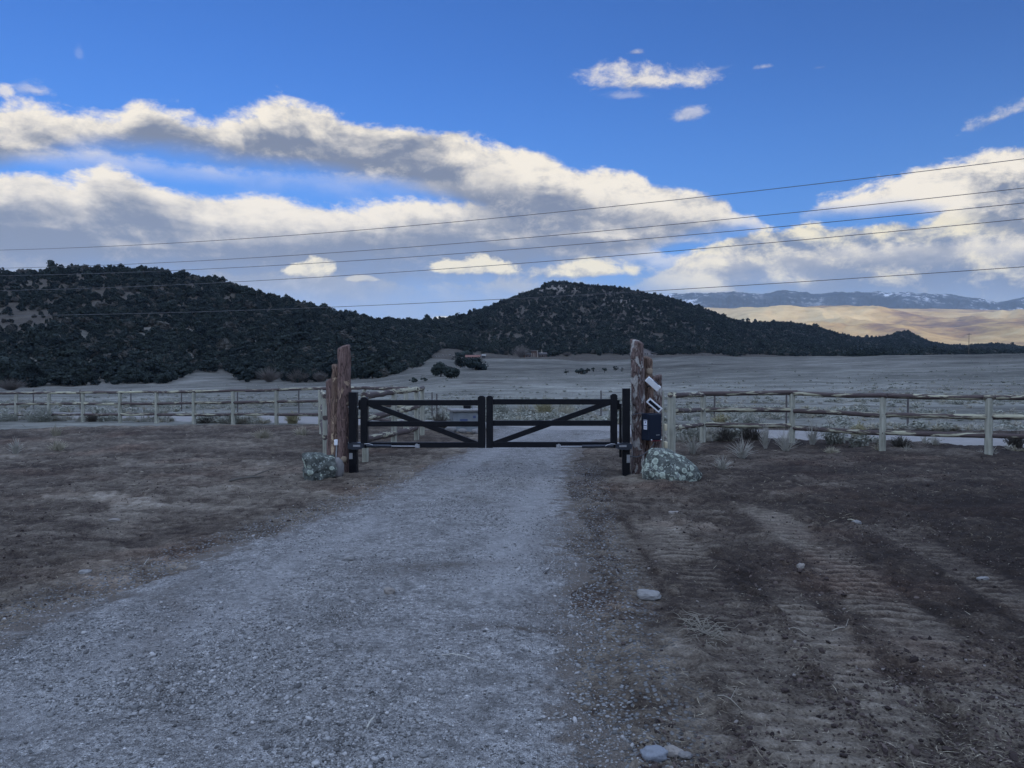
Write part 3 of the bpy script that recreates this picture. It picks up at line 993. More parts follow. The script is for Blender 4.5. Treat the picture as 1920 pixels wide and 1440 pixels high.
def m_post(T, b, tc):
    g = T.noise(T.map(tc, (30, 30, 1.6)), 1.0, 5, .65, .3)
    n = T.noise(tc, 3, 4, .6)
    c = ramp(T, T.m('ADD', T.m('MULTIPLY', g, .7), T.m('MULTIPLY', n, .35)), [(.3, (.10, .098, .075)), (.5, (.255, .252, .20)), (.75, (.41, .405, .33))])
    T.put(b.inputs['Base Color'], c)
    bump(T, b, g, .6, .008)


def m_flat(col, var=.15, scale=20, rough=None):
    def f(T, b, tc):
        n = T.noise(tc, scale, 4, .6)
        T.put(b.inputs['Base Color'], T.mix(n, tuple(x * (1 - var) for x in col) + (1,), tuple(min(1, x * (1 + var)) for x in col) + (1,)))
    return f


def m_steel(T, b, tc):
    n = T.noise(tc, 14, 5, .6)
    T.put(b.inputs['Base Color'], T.mix(n, (.0022, .0026, .0042, 1), (.0050, .0058, .0085, 1)))
    T.put(b.inputs['Roughness'], T.sstep(n, .3, .7, .38, .55))


def m_metal(T, b, tc):
    n = T.noise(tc, 30, 4, .6)
    T.put(b.inputs['Base Color'], T.mix(n, (.26, .265, .27, 1), (.44, .445, .45, 1)))
    b.inputs['Metallic'].default_value = .6


def m_lichen(T, b, tc, a1=.72, a2=.62):
    n = T.noise(tc, 9, 6, .65)
    base = ramp(T, n, [(.3, (.030, .034, .031)), (.55, (.085, .094, .083)), (.8, (.17, .18, .16))])
    w = T.noise(tc, 14, 4, .6, out=1)
    wv = T.n('ShaderNodeVectorMath', w, (.5, .5, .5), operation='SUBTRACT').outputs[0]
    wn = T.n('ShaderNodeVectorMath', wv, operation='SCALE'); wn.inputs['Scale'].default_value = .07
    p = T.n('ShaderNodeVectorMath', tc, wn.outputs[0], operation='ADD').outputs[0]

    def spots(scale, amount, rad):
        v = T.n('ShaderNodeTexVoronoi', feature='F1'); T.put(v.inputs['Vector'], p); v.inputs['Scale'].default_value = scale
        cc = T.sep(v.outputs['Color'])
        r = T.m('MULTIPLY', rad, T.m('ADD', .55, T.m('MULTIPLY', cc[1], .7)))
        d = T.m('DIVIDE', v.outputs['Distance'], r)
        m = T.m('MULTIPLY', T.sstep(d, .85, 1.0, 1, 0), T.m('LESS_THAN', cc[0], amount))
        ring = T.sstep(d, .25, .75, .45, 1.0)
        return m, T.m('MULTIPLY', m, ring), cc[2]
    m1, r1, c1 = spots(13, a1, .52)
    m2, r2, c2 = spots(36, a2, .5)
    cl = T.noise(tc, 4.2, 4, .6)
    m1 = T.m('MULTIPLY', m1, T.sstep(cl, .36, .45)); r1 = T.m('MULTIPLY', r1, T.sstep(cl, .36, .45))
    r2 = T.m('MULTIPLY', r2, T.sstep(T.noise(tc, 7, 3, .6), .38, .55))
    pale = T.mix(T.noise(tc, 45, 3, .6), (.23, .27, .21, 1), (.50, .55, .45, 1))
    grey = T.mix(c2, (.15, .17, .15, 1), (.38, .41, .36, 1))
    c = T.mix(T.m('MULTIPLY', r2, .85), base, grey)
    c = T.mix(T.m('MULTIPLY', r1, .9), c, pale)
    T.put(b.inputs['Base Color'], c)
    bump(T, b, T.m('ADD', T.m('MULTIPLY', n, .8), T.m('ADD', T.m('MULTIPLY', m1, .25), T.m('MULTIPLY', m2, .15))), .8, .03)


def m_stone(c0, c1):
    def f(T, b, tc):
        n = T.noise(tc, 16, 7, .65)
        n2 = T.noise(tc, 120, 3, .6)
        T.put(b.inputs['Base Color'], T.mix(T.m('ADD', T.m('MULTIPLY', n, .7), T.m('MULTIPLY', n2, .3)), c0 + (1,), c1 + (1,)))
        bump(T, b, T.m('ADD', n, T.m('MULTIPLY', n2, .3)), .6, .01)
    return f


MAT['bark_red'] = material('log_bark_red', m_bark((.060, .037, .033), (.165, .105, .090), (.27, .19, .165), (.40, .29, .20), .62), .9)
MAT['bark_grey'] = material('log_bark_mottled', m_bark((.030, .020, .020), (.135, .092, .080), (.27, .22, .195), (.38, .36, .325), .53, 7, 2.2), .9)
MAT['bark_peel'] = material('log_bark_peeled', m_bark((.060, .037, .030), (.175, .112, .082), (.28, .20, .145), (.46, .35, .23), .57), .9)
MAT['rail_x'] = material('log_rail', m_rail(0), .85)
MAT['post'] = material('treated_post', m_post, .85)
MAT['cut'] = material('cut_wood', m_flat((.50, .44, .30), .2, 30), .8)
MAT['knot'] = material('knot_wood', m_flat((.26, .20, .14), .35, 40), .85)
MAT['steel'] = material('black_steel', m_steel, .4, .22)
MAT['metal'] = material('zinc_metal', m_metal, .4, .5)
MAT['opener'] = material('opener_plastic', m_flat((.012, .016, .024), .2), .45, .5)
MAT['navy'] = material('navy_box', m_flat((.006, .011, .023), .12, 8), .42, .3)
MAT['white'] = material('white_plastic', m_flat((.66, .67, .68), .06), .45, .5)
MAT['label'] = material('label_paper', m_flat((.62, .64, .70), .04), .5)
MAT['ink'] = material('label_ink', m_flat((.05, .07, .14), .1), .6)
MAT['panel'] = material('solar_cell', m_flat((.012, .015, .022), .3, 60), .18, .6)
MAT['redlens'] = material('red_strip', m_flat((.16, .012, .018), .2), .3, .5)
MAT['wire'] = material('cable', m_flat((.085, .088, .095), .1), .5)
MAT['lichen'] = material('lichen_rock', m_lichen, .95)
MAT['lichen_dark'] = material('dark_lichen_rock', lambda T, b, tc: m_lichen(T, b, tc, .30, .48), .95)
MAT['greystone'] = material('grey_stone', m_stone((.09, .088, .085), (.22, .21, .20)), .9)
MAT['palestone'] = material('pale_stone', m_stone((.12, .117, .11), (.27, .262, .25)), .85)
MAT['bluestone'] = material('blue_stone', m_stone((.11, .12, .135), (.22, .235, .26)), .8)
MAT['tanstone'] = material('tan_stone', m_stone((.14, .125, .11), (.27, .245, .215)), .85)


# ------------------------------------------------------------------ double gate
def GD(px):
    return 11.64 + (px - 662) / (1174 - 662) * (11.46 - 11.64)


def gp(px, py, dy=0.0):
    p = at(px, py, GD(px))
    return Vector((p.x, p.y + dy, p.z))


GANG = math.atan2(-(gp(1174, 800).y - gp(662, 800).y), gp(1174, 800).x - gp(662, 800).x)
GROT = Matrix.Rotation(-GANG, 3, 'Z')


def bar(mb, p, q, w, d, bev=.006):
    """square tube of height w, depth d from p to q"""
    p = Vector(p); q = Vector(q)
    x = (q - p).normalized()
    y = Vector((-x.y, x.x, 0)).normalized() if abs(x.z) < .99 else GROT @ Vector((0, 1, 0))
    z = x.cross(y)
    if abs(x.z) > .99:
        y = GROT @ Vector((0, 1, 0)); z = x.cross(y)
    M = Matrix((x, y, z)).transposed()
    return mb.box((p + q) / 2, ((q - p).length, d, w), M, bev)


def gate_post(x0, x1, top, base, label):
    xm = (x0 + x1) / 2
    p = gp(xm, top); D = GD(xm)
    w = (x1 - x0) * D / 1440
    root = empty('steel_gate_post', (p.x, p.y, 0), label, 'gate post', 'black steel posts carrying the gate')
    MB().box((0, 0, (p.z - .3) / 2), (w, w, p.z + .3), GROT, .006).build('shaft', MAT['steel'], root)
    MB().box((0, 0, p.z + .003), (w + .004, w + .004, .006), GROT).build('cap', MAT['steel'], root)
    return root, p, w


lp, lpp, lw = gate_post(655, 670, 736, 888, 'square black steel post under the log pillar with the little white sensor')
rp, rpp, rw_ = gate_post(1167, 1181, 729, 891, 'square black steel post beside the log pillar with the navy box')
m_ = MB()
for s in (-1, 1):
    m_.box((0, -lw / 2 - .003, .28), (.05, .006, .085))
m_ = MB().box((-.028, -lw / 2 - .004, .27), (.05, .006, .09))
m_.build('bracket_plate', MAT['metal'], lp)
m_ = MB().box((.028, -rw_ / 2 - .004, .25), (.05, .006, .12))
for k in (-1, 1):
    m_.tube([(.028, -rw_ / 2 - .005, .25 + k * .03), (.028, -rw_ / 2 - .018, .25 + k * .03)], .01, 8)
m_.build('bracket_plate', MAT['metal'], rp)


def gate_leaf(xs_hinge, xs_mid, tops, rails, diag, label):
    """stile columns (x0,x1), rail rows (y0,y1), brace end pixels"""
    hx = sum(xs_hinge) / 2
    root = empty('gate_leaf', (gp(hx, 840).x, gp(hx, 840).y, 0), label, 'gate', 'leaves of the black double gate')
    o = Vector(root.location)
    for (a, b), tp in zip((xs_hinge, xs_mid), tops):
        D = GD((a + b) / 2)
        w = (b - a) * D / 1440
        zt = gp((a + b) / 2, tp).z; zb = gp((a + b) / 2, 839.5).z
        c = gp((a + b) / 2, 800) - o
        st = MB().box((c.x, c.y, (zt - .02 + zb) / 2), (w, .095, zt - .02 - zb), GROT, .005).build('stile', MAT['steel'], root)
        cap = MB()
        W = [(-w / 2, -.02), (w / 2, -.02), (w / 2, 0), (w / 2 - .028, .022), (-w / 2 + .028, .022), (-w / 2, 0)]
        cap.prism(W, -.047, .047)
        cap.v[-1] = cap.v[-1] @ np.array(GROT).T + np.array((c.x, c.y, zt - .018))
        cap.build('stile_cap', MAT['steel'], st)
    (ha, hb), (ma, mb_) = xs_hinge, xs_mid
    xl, xr = (hb, ma) if hb < ma else (mb_, ha)
    for (y0, y1) in rails:
        w = (y1 - y0) * 11.55 / 1440
        p = gp(xl - 1, (y0 + y1) / 2); q = gp(xr + 1, (y0 + y1) / 2)
        bar(MB(), p - o, q - o, w, .06).build('rail', MAT['steel'], root)
    p = gp(diag[0], diag[1]); q = gp(diag[2], diag[3])
    bar(MB(), p - o, q - o, .078, .052).build('brace', MAT['steel'], root)
    return root, o


LR = [(749.8, 760.2), (789.6, 799.6), (829, 839.2)]
RR = [(748.2, 758.4), (788.2, 798.4), (828.4, 838.6)]
gl, glo = gate_leaf((677, 690), (896.5, 910), (745, 742.5), LR, (692, 757, 896, 833), 'left black steel gate leaf with brace running down to the middle')
gr, gro = gate_leaf((1144.5, 1157), (912, 924.5), (739, 742.5), RR, (926, 832, 1144, 754), 'right black steel gate leaf with brace rising to the hinge post')
MB().box(gp(876, 763, -.035) - glo, (.11, .02, .045), GROT, .004).build('latch', MAT['steel'], gl)
for root, o, side, xs_, ys_ in ((gl, glo, 1, (661, 683), (752, 833)), (gr, gro, -1, (1174, 1151), (752, 834))):
    for yy_ in ys_:
        h = MB()
        h.tube([gp(xs_[0] - 8 * side, yy_ + 11 if yy_ < 800 else yy_ - 3, .0) - o, gp(xs_[1], yy_ + 11 if yy_ < 800 else yy_ - 3, .0) - o], .011, 8)
        h.build('hinge_bolt', MAT['metal'], root)
    k = MB().tube([gp(xs_[1] - 8 * side, ys_[0] - 2) - o, gp(xs_[1] - 8 * side, ys_[0] + 16) - o], .022, 10)
    k.build('hinge_eye', MAT['steel'], root)
h = MB().tube([gp(1163.3, 757) - gro, gp(1163.3, 857) - gro], .020, 10)
h.build('drop_rod', MAT['steel'], gr)


def opener(sg, x_body, x_tube, x_rod, x_tip, y, label):
    """ram that swings the leaf: body by the post, tube, bright rod, clevis on the leaf"""
    f = -.11
    b0 = gp(x_body[0], y, f)
    root = empty('gate_opener', b0, label, 'gate opener', 'electric rams on the gate')
    o = Vector(root.location)
    body = MB()
    prof_ = [(-.10, -.035), (.0, -.055), (.16, -.05), (.26, -.025), (.26, .02), (.14, .045), (.0, .05), (-.10, .03)]
    L = abs(x_body[1] - x_body[0]) * 11.5 / 1440 / .36
    pr = [(sg * x * L, z) for x, z in prof_]
    body.prism(pr if sg > 0 else pr[::-1], -.045, .045)
    body.build('body', MAT['opener'], root)
    MB().box((sg * .07, -.047, .005), (.105, .004, .028)).build('nameplate', MAT['metal'], root)
    MB().tube([gp(x_body[1] - sg * 4, y, f) - o, gp(x_tube, y + .6, f) - o], .024, 12).build('tube', MAT['opener'], root, True)
    MB().tube([gp(x_tube - sg, y + .6, f) - o, gp(x_rod, y + .8, f) - o], .009, 10).build('rod', MAT['metal'], root, True)
    c = MB().box(gp((x_rod + x_tip) / 2, y + .8, f + .02) - o, (.065, .06, .05), GROT, .004)
    c.tube([gp(x_tip - sg * 4, y + 3.5, f) - o, gp(x_tip - sg * 4, y - 4, f) - o], .014, 8)
    c.build('clevis', MAT['metal'], root)
    MB().box(gp(x_body[0] - sg * 3, y, f + .055) - o, (.10, .07, .055), GROT, .004).build('mount', MAT['steel'], root)
    w = MB()
    w.tube([Vector((sg * .18, -.02, .03)), Vector((sg * .24, -.03, .036)), Vector((sg * .30, -.03, .02)), Vector((sg * .33, -.02, 0))], .006, 6)
    w.build('cable', MAT['metal'], root)
    return root


opener(1, (664, 694), 736, 781, 787, 834.6, 'black ram with bright rod driving the left gate leaf')
opener(-1, (1174, 1144), 1090, 1050, 1043, 835.0, 'black ram with bright rod driving the right gate leaf')


# ------------------------------------------------------------------ log pillars
def log_mesh(name, cx, cy, h, r0, r1, mat, parent, cut=.0, cutdir=0.0, lean=(0, 0), seed=1, knots=()):
    seg = 28
    nz = max(14, int(h / .045))
    zs = np.concatenate([np.linspace(-.12, h, nz), [h, h, h, h]])
    sh = np.concatenate([np.ones(nz), [.95, .8, .45, .02]])
    th = np.linspace(0, 2 * np.pi, seg, endpoint=False)
    t = np.clip(zs / h, 0, 1)
    r = (r0 + (r1 - r0) * t) * sh
    rad = r[:, None] * (1 + .12 * fbm(np.cos(th)[None] * 1.2 + seed * 5, np.sin(th)[None] * 1.2, zs[:, None] * 2.6, o=3)
                        + .12 * fbm(np.cos(th)[None] * 4 + seed, np.sin(th)[None] * 4, zs[:, None] * 7, 3))
    x = cx + rad * np.cos(th)[None] + lean[0] * t[:, None] + .012 * vn(zs * 1.3, seed)[:, None]
    y = cy + rad * np.sin(th)[None] + lean[1] * t[:, None]
    z = zs[:, None] + cut * (rad / r0 * np.cos(th - cutdir)[None]) * sst(t, .9, 1)[:, None]
    z = z + np.where(np.arange(len(zs))[:, None] >= nz, .035 * np.sqrt(np.clip(1 - sh ** 2, 0, 1))[:, None], 0)
    V = np.stack([x, y, z], -1).reshape(-1, 3)
    me = mesh_np(name, V, grid_faces(len(zs), seg, True), mat)
    o = link(name, me, parent)
    for (kz, ka, kr) in knots:
        rr = (r0 + (r1 - r0) * kz / h)
        c = Vector((cx + lean[0] * kz / h, cy + lean[1] * kz / h, kz))
        d = Vector((math.cos(ka), math.sin(ka), .1))
        MB().tube([c + d * rr * .8, c + d * (rr * 1.02), c + d * (rr * 1.10), c + d * (rr * 1.13)], [kr * 1.2, kr * 1.1, kr * .8, kr * .1], 12, True, .1, seed).build('knot', MAT['knot'], o, True)
    return o


def pillar(label, specs, base_px):
    X0 = (base_px[0] - 960) / 1440 * base_px[1]
    root = empty('log_pillar', (X0, base_px[1], 0), label, 'gate pillar', 'stepped log pillars beside the gate')
    for (x0, x1, top, D, mat, cut, cd, lean, seed, knots) in specs:
        p = at((x0 + x1) / 2, top, D)
        r = (x1 - x0) * D / 1440 / 2
        log_mesh('log', p.x - X0 - lean, D - base_px[1], p.z, r * 1.06, r * .96, MAT[mat], root, cut, cd, (lean, 0), seed, knots)
    return root


pl = pillar('stepped pillar of three reddish logs with the small white sensor', [
    (631.5, 655.5, 652, 11.75, 'bark_red', .035, .3, .0, 1, ((.20, -1.3, .045), (1.05, -.6, .03))),
    (622, 642, 687, 11.80, 'bark_peel', .02, 2.8, .02, 2, ()),
    (612, 634, 713, 11.86, 'bark_red', .03, .0, .0, 3, ())], (636, 11.75))
pr_ = pillar('stepped pillar of mottled logs carrying the navy box and two white panels', [
    (1183, 1207.5, 641.5, 11.62, 'bark_grey', .04, 2.6, -.03, 4, ((.70, -1.1, .03),)),
    (1205, 1225, 673, 11.75, 'bark_peel', .025, 2.4, -.02, 5, ((1.55, -1.45, .045),)),
    (1219, 1241, 707, 11.80, 'bark_grey', .03, .3, .0, 6, ((.22, -1.5, .035),))], (1200, 11.65))


# ------------------------------------------------------------------ fittings on the pillars
def fit(px, py, D):
    return at(px, py, D)


# navy control box, turned so that its narrow side shows too
D = 11.45
c = fit(1221.5, 800, D)
bx = empty('control_box', c, 'navy control box with white label under the lower white panel', 'control box', None, R(24))
MB().box((0, 0, 0), (.235, .19, .40), None, .012).build('body', MAT['navy'], bx)
MB().box((.0, -.098, .005), (.205, .006, .355), None, .002).build('door', MAT['navy'], bx)
lab = MB().box((-.1185, -.015, .035), (.003, .085, .145)).build('sticker', MAT['label'], bx)
ink = MB()
for (yy_, zz, w, h) in ((-.015, .098, .075, .010), (-.02, .070, .026, .024), (-.012, .048, .04, .004), (-.015, .022, .078, .012), (-.02, .002, .06, .004), (-.012, -.010, .065, .004), (-.02, -.022, .05, .004)):
    ink.box((-.1202, yy_, zz), (.0012, w, h))
ink.build('print', MAT['ink'], lab)
nm = MB()
for i, (w, h) in enumerate(((.008, .017), (.007, .013), (.010, .013), (.006, .016), (.009, .013), (.007, .013))):
    nm.box((.020 + i * .0105, -.1018, -.118), (w * .75, .0015, h))
nm.build('lettering', MAT['metal'], bx)
MB().box((.02, -.04, -.2035), (.17, .11, .008)).build('red_strip', MAT['redlens'], bx)
for k in (-1, 1):
    MB().tube([(.02 + k * .085, -.097, -.188), (.02 + k * .085, -.106, -.188)], .009, 10).build('screw_cap', MAT['white'], bx)
MB().box((0, .11, 0), (.09, .06, .30)).build('back_plate', MAT['steel'], bx)

# two small white panels hung aslant
for (xa, ya, xb, yb, label, glass) in ((1214.5, 711, 1234, 728.5, 'upper white slanted panel on the mottled pillar', 0), (1216.5, 751, 1237, 768.5, 'lower white framed dark panel just above the navy box', 1)):
    D = 11.40
    p, q = fit(xa, ya, D), fit(xb, yb, D)
    mid = (p + q) / 2
    L = (q - p).length + .03
    root = empty('solar_panel', mid, label, 'solar panel', 'small white panels on the pillar')
    x = (q - p).normalized()
    y = (Vector((.25, .95, .18)) - x * x.dot(Vector((.25, .95, .18)))).normalized()
    z = x.cross(y)
    M = Matrix((x, y, z)).transposed()
    W = .085
    if glass:
        f = MB()
        for s in (-1, 1):
            f.box(M @ Vector((0, 0, s * (W / 2 - .009))), (L, .022, .018), M)
            f.box(M @ Vector((s * (L / 2 - .010), 0, 0)), (.020, .0215, W - .036), M)
        f.build('frame', MAT['white'], root)
        MB().box(M @ Vector((0, .003, 0)), (L - .03, .010, W - .034), M).build('cell', MAT['panel'], root)
    else:
        MB().box((0, 0, 0), (L, .045, W), M, .004).build('frame', MAT['white'], root)
        MB().box(M @ Vector((.02, 0, W / 2 + .001)), (.10, .03, .010), M, .002).build('cell', MAT['panel'], root)
    MB().tube([M @ Vector((0, .02, 0)), Vector((-.02, .14, -.03)), Vector((-.03, .28, -.05))], .014, 8).build('arm', MAT['steel'], root)
    MB().tube([M @ Vector((-L / 2 + .01, .01, 0)), Vector((-.17, .06, .05)), Vector((-.20, .09, .14)), Vector((-.20, .10, .22))], .004, 6).build('cable', MAT['wire'], root)

# cables on the right pillar
cb = MB()
a = gp(1182, 778, -.13)
cb.tube([a, fit(1192, 776, 11.49), fit(1200, 774.5, 11.42), fit(1207, 774.5, 11.40)], .006, 6)
tag(cb.build('control_cable', MAT['wire'], None), 'thin dark cable from the right steel post to the navy box', 'cable')
cb = MB()
cb.tube([fit(1226, 825, 11.42), fit(1225, 834, 11.40), fit(1215, 846, 11.42), fit(1203, 854, 11.44), fit(1193, 857, 11.47), fit(1181, 855, 11.42)], .009, 8)
tag(cb.build('drain_cable', MAT['wire'], None), 'dark cable looping from below the navy box round the log', 'cable')

# little white sensor on the left pillar
c = fit(630, 829.5, 11.44)
sb = empty('gate_sensor', c, 'small white sensor box on a grey conduit against the log', 'sensor')
MB().box((0, 0, 0), (.05, .035, .085), None, .006).build('housing', MAT['white'], sb)
MB().tube([(.006, .008, -.04), (.005, .008, -.12), (.0, .008, -.21), (-.004, .01, -.40)], .011, 10).build('conduit', MAT['metal'], sb)


# ------------------------------------------------------------------ post and rail fences
def fence(label, posts, rails, name='rail_fence', pr=.065, group='log rail fences by the gate'):
    """posts: (px, py_top, depth, radius, dome); rails: list of (i, j, ((py_i, py_j), ...), material, radii)"""
    P0 = at(posts[0][0], 700, posts[0][2])
    root = empty(name, (P0.x, P0.y, 0), label, 'fence', group)
    o = Vector(root.location)
    for k, (px, py, D, r, dome) in enumerate(posts):
        p = at(px, py, D)
        zb = float(ground_z(p.x, p.y)) - .15
        m = MB()
        zz = [zb, zb + .2, (zb + p.z) / 2, p.z - .03] + ([p.z + r * .15, p.z + r * .45, p.z + r * .62] if dome else [p.z, p.z + .006])
        rr = [r * 1.05, r * 1.04, r, r * .97] + ([r * .9, r * .6, r * .1] if dome else [r * .9, r * .2])
        if dome:
            zz = [zb, zb + .2, (zb + p.z) / 2, p.z - .045]; rr = [r * 1.05, r * 1.04, r, r * .98]
        lean = rng.normal(0, .012, 2)
        pts = [Vector((p.x + lean[0] * (i / len(zz)), p.y + lean[1] * (i / len(zz)), z)) - o for i, z in enumerate(zz)]
        m.tube(pts, rr, 14, True, .05, k + 3 * len(posts))
        po = m.build('post', MAT['post'], root, True)
        if dome:
            d = MB(); e = pts[-1]
            d.tube([e, e + Vector((0, 0, .02)), e + Vector((0, 0, .04)), e + Vector((0, 0, .052))], [r * 1.0, r * .92, r * .62, r * .08], 16)
            d.build('domed_top', MAT['cut'], po, True)
    n = 0
    for (i, j, ys_, mat, r) in rails:
        a, b = posts[i], posts[j]
        for (ya, yb) in ys_:
            p, q = at(a[0], ya, a[2]) - o, at(b[0], yb, b[2]) - o
            L = (q - p).length
            ov = (q - p).normalized() * (.04 if ya != ys_[0][0] else .10)
            k = max(6, int(L / .09))
            t = np.linspace(0, 1, k)
            wob = .008 * (fbm(t * L * .9, n * 3.1, 1, o=2))
            wz = .009 * (fbm(t * L * .8, n * 2.7, 6, o=2))
            sd = Vector((-(q - p).y, (q - p).x, 0)).normalized()
            dz = -.012 * rng.random()
            xa = (q - p).normalized(); za = xa.cross(Vector((-xa.y, xa.x, 0)).normalized())
            ya_ = za.cross(xa)
            L2 = L + 2 * ov.length
            pts = [Vector((L2 * tt, float(w), float(z) + dz * math.sin(math.pi * tt))) for tt, w, z in zip(t, wob, wz)]
            r1, r2 = r * rng.uniform(1.0, 1.18), r * rng.uniform(.95, 1.12)
            ro = MB().tube(pts, np.linspace(r1, r2, k), 12, True, .13, n + 1).build('rail', MAT[mat], root, True)
            ro.matrix_local = Matrix.Translation(p - ov) @ Matrix((xa, ya_, za)).transposed().to_4x4() @ Matrix.Rotation(rng.uniform(-.9, .9), 4, 'X')
            n += 1
    return root


RX = lambda i, j, ys_, r=.045: (i, j, ys_, 'rail_x', r)
RY = lambda i, j, ys_, r=.048: (i, j, ys_, 'rail_x', r)
pxs = [-36, 30, 92, 155, 225, 293, 363, 437, 518, 600, 683, 761]
tops = [740.5, 739.5, 738.5, 738, 737.5, 737, 736, 734.5, 733, 731, 731.5, 731]
deps = [27.4, 26.9, 26.5, 26.0, 25.6, 25.2, 24.7, 24.3, 23.9, 23.5, 21.6, 19.6]
lf = [(x, t, d, .062, 0) for x, t, d in zip(pxs, tops, deps)]
trl = [738, 737, 736.5, 736, 735.5, 735, 734, 732.5, 731, 728.5, 727.5, 727]
mrl = [757.5, 757.5, 757, 757, 757, 756.5, 755.5, 754.5, 753.5, 752, 757, 762]
lrl = [777.5, 777.5, 777.5, 777, 777, 777, 777, 777, 777, 777, 783, 792]
fence('long log rail fence along the dirt road left of the gate', lf,
      [RX(k, k + 1, ((trl[k], trl[k + 1]), (mrl[k], mrl[k + 1]), (lrl[k], lrl[k + 1])), .042) for k in range(11)])
fence('short log rail fence running back from the left steel post', [(684, 744, 13.2, .055, 0), (738, 737, 15.8, .058, 0), (781, 732, 17.4, .055, 0), (791.5, 729.5, 18.8, .055, 0)],
      [RY(0, 1, ((742, 735), (785, 773), (824, 813)), .055), RY(1, 2, ((735, 730.5), (773, 763), (813, 802)), .055), RY(2, 3, ((730.5, 727), (763, 756), (800, 790)), .05)])
fence('log rails behind the left pillar, seen nearly end on', [(609.5, 746, 14.4, .045, 0), (603, 737, 19.0, .055, 0)],
      [RY(0, 1, ((744, 734), (783, 762), (820, 790)), .045)])
rf = [(1258.5, 738, 13.4, .072, 1), (1318, 741, 16.6, .062, 0), (1486, 738, 16.7, .064, 0), (1655, 743.5, 14.8, .062, 0), (1855, 747, 14.0, .066, 0), (2085, 750, 13.3, .064, 0), (2330, 753, 12.8, .064, 0)]
fence('log rail fence with round topped end post right of the navy box', rf,
      [RX(0, 1, ((741, 739.5), (769, 768.5), (803, 796.5)), .045), RX(1, 2, ((738.5, 736), (768.5, 768.5), (795.5, 798)), .048),
       RX(2, 3, ((737, 741.5), (770, 779), (802, 812)), .045), RX(3, 4, ((742, 744.5), (778, 781), (811.5, 817)), .044),
       RX(4, 5, ((744.5, 747.5), (781, 785), (816.5, 821)), .045), RX(5, 6, ((747.5, 750), (785, 789), (821, 826)), .045)])
se = empty('rail_ends', at(1246, 850, 12.9), 'pair of pale sawn rail ends by the round topped post', 'rail ends')
so = Vector(se.location)
for (px, py, h) in ((1246.5, 801, .05), (1247, 834, .055)):
    p = at(px, py, 12.95) - so
    MB().box(p, (.058, .09, .115), Matrix.Rotation(.3, 3, 'Z'), .012).build('sawn_end', MAT['cut'], se, True)
p = at(1242.5, 733, 12.9) - so
MB().tube([Vector((p.x, p.y, -.25)), Vector((p.x, p.y, .5)), p], .022, 8, True, .05, 2).build('thin_post', MAT['post'], se, True)


# ------------------------------------------------------------------ rocks
def rock(name, loc, size, mat, label, cat='rock', group=None, seed=1, sub=4, rough=.16, rz=0.0, flat=.0, boxy=1.0, sink=.12, shear=0.0):
    import bmesh
    bm = bmesh.new()
    bmesh.ops.create_icosphere(bm, subdivisions=sub, radius=1.0)
    V = np.array([v.co[:] for v in bm.verts])
    F = np.array([[v.index for v in f.verts] for f in bm.faces])
    bm.free()
    if boxy != 1.0:
        q = (np.abs(V) ** boxy).sum(1) ** (1 / boxy)
        V = V / q[:, None]
    V = V * (1 + rough * fbm(V[:, 0] * 1.1 + seed * 3.7, V[:, 1] * 1.1, V[:, 2] * 1.1 + seed, o=3) + rough * .25 * fbm(V[:, 0] * 5 + seed, V[:, 1] * 5, V[:, 2] * 5, o=3))[:, None]
    V = V * np.array(size)
    V[:, 0] += shear * V[:, 2]
    V[:, 2] -= V[:, 2].min() + sink * size[2]
    o = link(name, mesh_np(name, V, F, mat))
    o.location = loc
    o.rotation_euler = (0, 0, rz)
    return tag(o, label, cat, group)


p = at(1254, 880, 10.95)
rock('lichen_rock', (p.x, p.y, float(ground_z(p.x, p.y)) - .02), (.41, .32, .365), MAT['lichen'], 'big rock crusted with pale green lichen below the navy box', seed=5, sub=5, rough=.15, boxy=1.75, sink=.85, shear=-.16)
p = at(600, 870, 11.3)
rock('lichen_rock', (p.x, p.y, float(ground_z(p.x, p.y)) - .02), (.225, .21, .19), MAT['lichen_dark'], 'dark blocky lichen rock at the foot of the left log pillar', seed=9, sub=5, rough=.20, boxy=7, rz=.25, sink=.45, shear=.08)
p = at(633, 870, 11.28)
rock('smooth_rock', (p.x, p.y, float(ground_z(p.x, p.y)) - .02), (.10, .09, .165), MAT['greystone'], 'smooth grey stone leaning between lichen rock and left logs', seed=12, sub=4, rough=.08, rz=.2, sink=.1)
STONES = [(1218, 1121, .084, .056, .034, 'palestone', 'pale oval stone lying alone on the tracked soil', -.25), (1227, 1425, .050, .034, .026, 'bluestone', 'pale blue grey stone at the bottom edge of the picture', -.1),
          (1262, 1411, .040, .025, .020, 'tanstone', 'flat tan stone just behind the blue grey stone', -.4), (1284, 1418, .024, .018, .014, 'greystone', 'little grey stone beside the flat tan stone', 0),
          (1502, 1068, .03, .025, .025, 'tanstone', 'round tan clod of stone on the dark churned soil', 0), (1605, 978, .05, .035, .03, 'greystone', 'grey stone beside a stick on the right hand soil', .2),
          (160, 1073, .045, .03, .018, 'palestone', 'pale flat stone on the brown soil left of the gravel', 0), (215, 973, .06, .035, .02, 'tanstone', 'pale tan stone on the light scraped soil at left', 0),
          (655, 1057, .045, .03, .022, 'palestone', 'pale pebble sized stone in the middle of the driveway', 0), (730, 1121, .035, .026, .024, 'tanstone', 'tan stone beside a small hollow in the gravel', 0),
          (1265, 958, .06, .04, .022, 'tanstone', 'flat stone near the gravel edge right of the gate', 0), (1843, 1085, .05, .02, .014, 'palestone', 'pale sliver of stone on the far right soil', .3)]
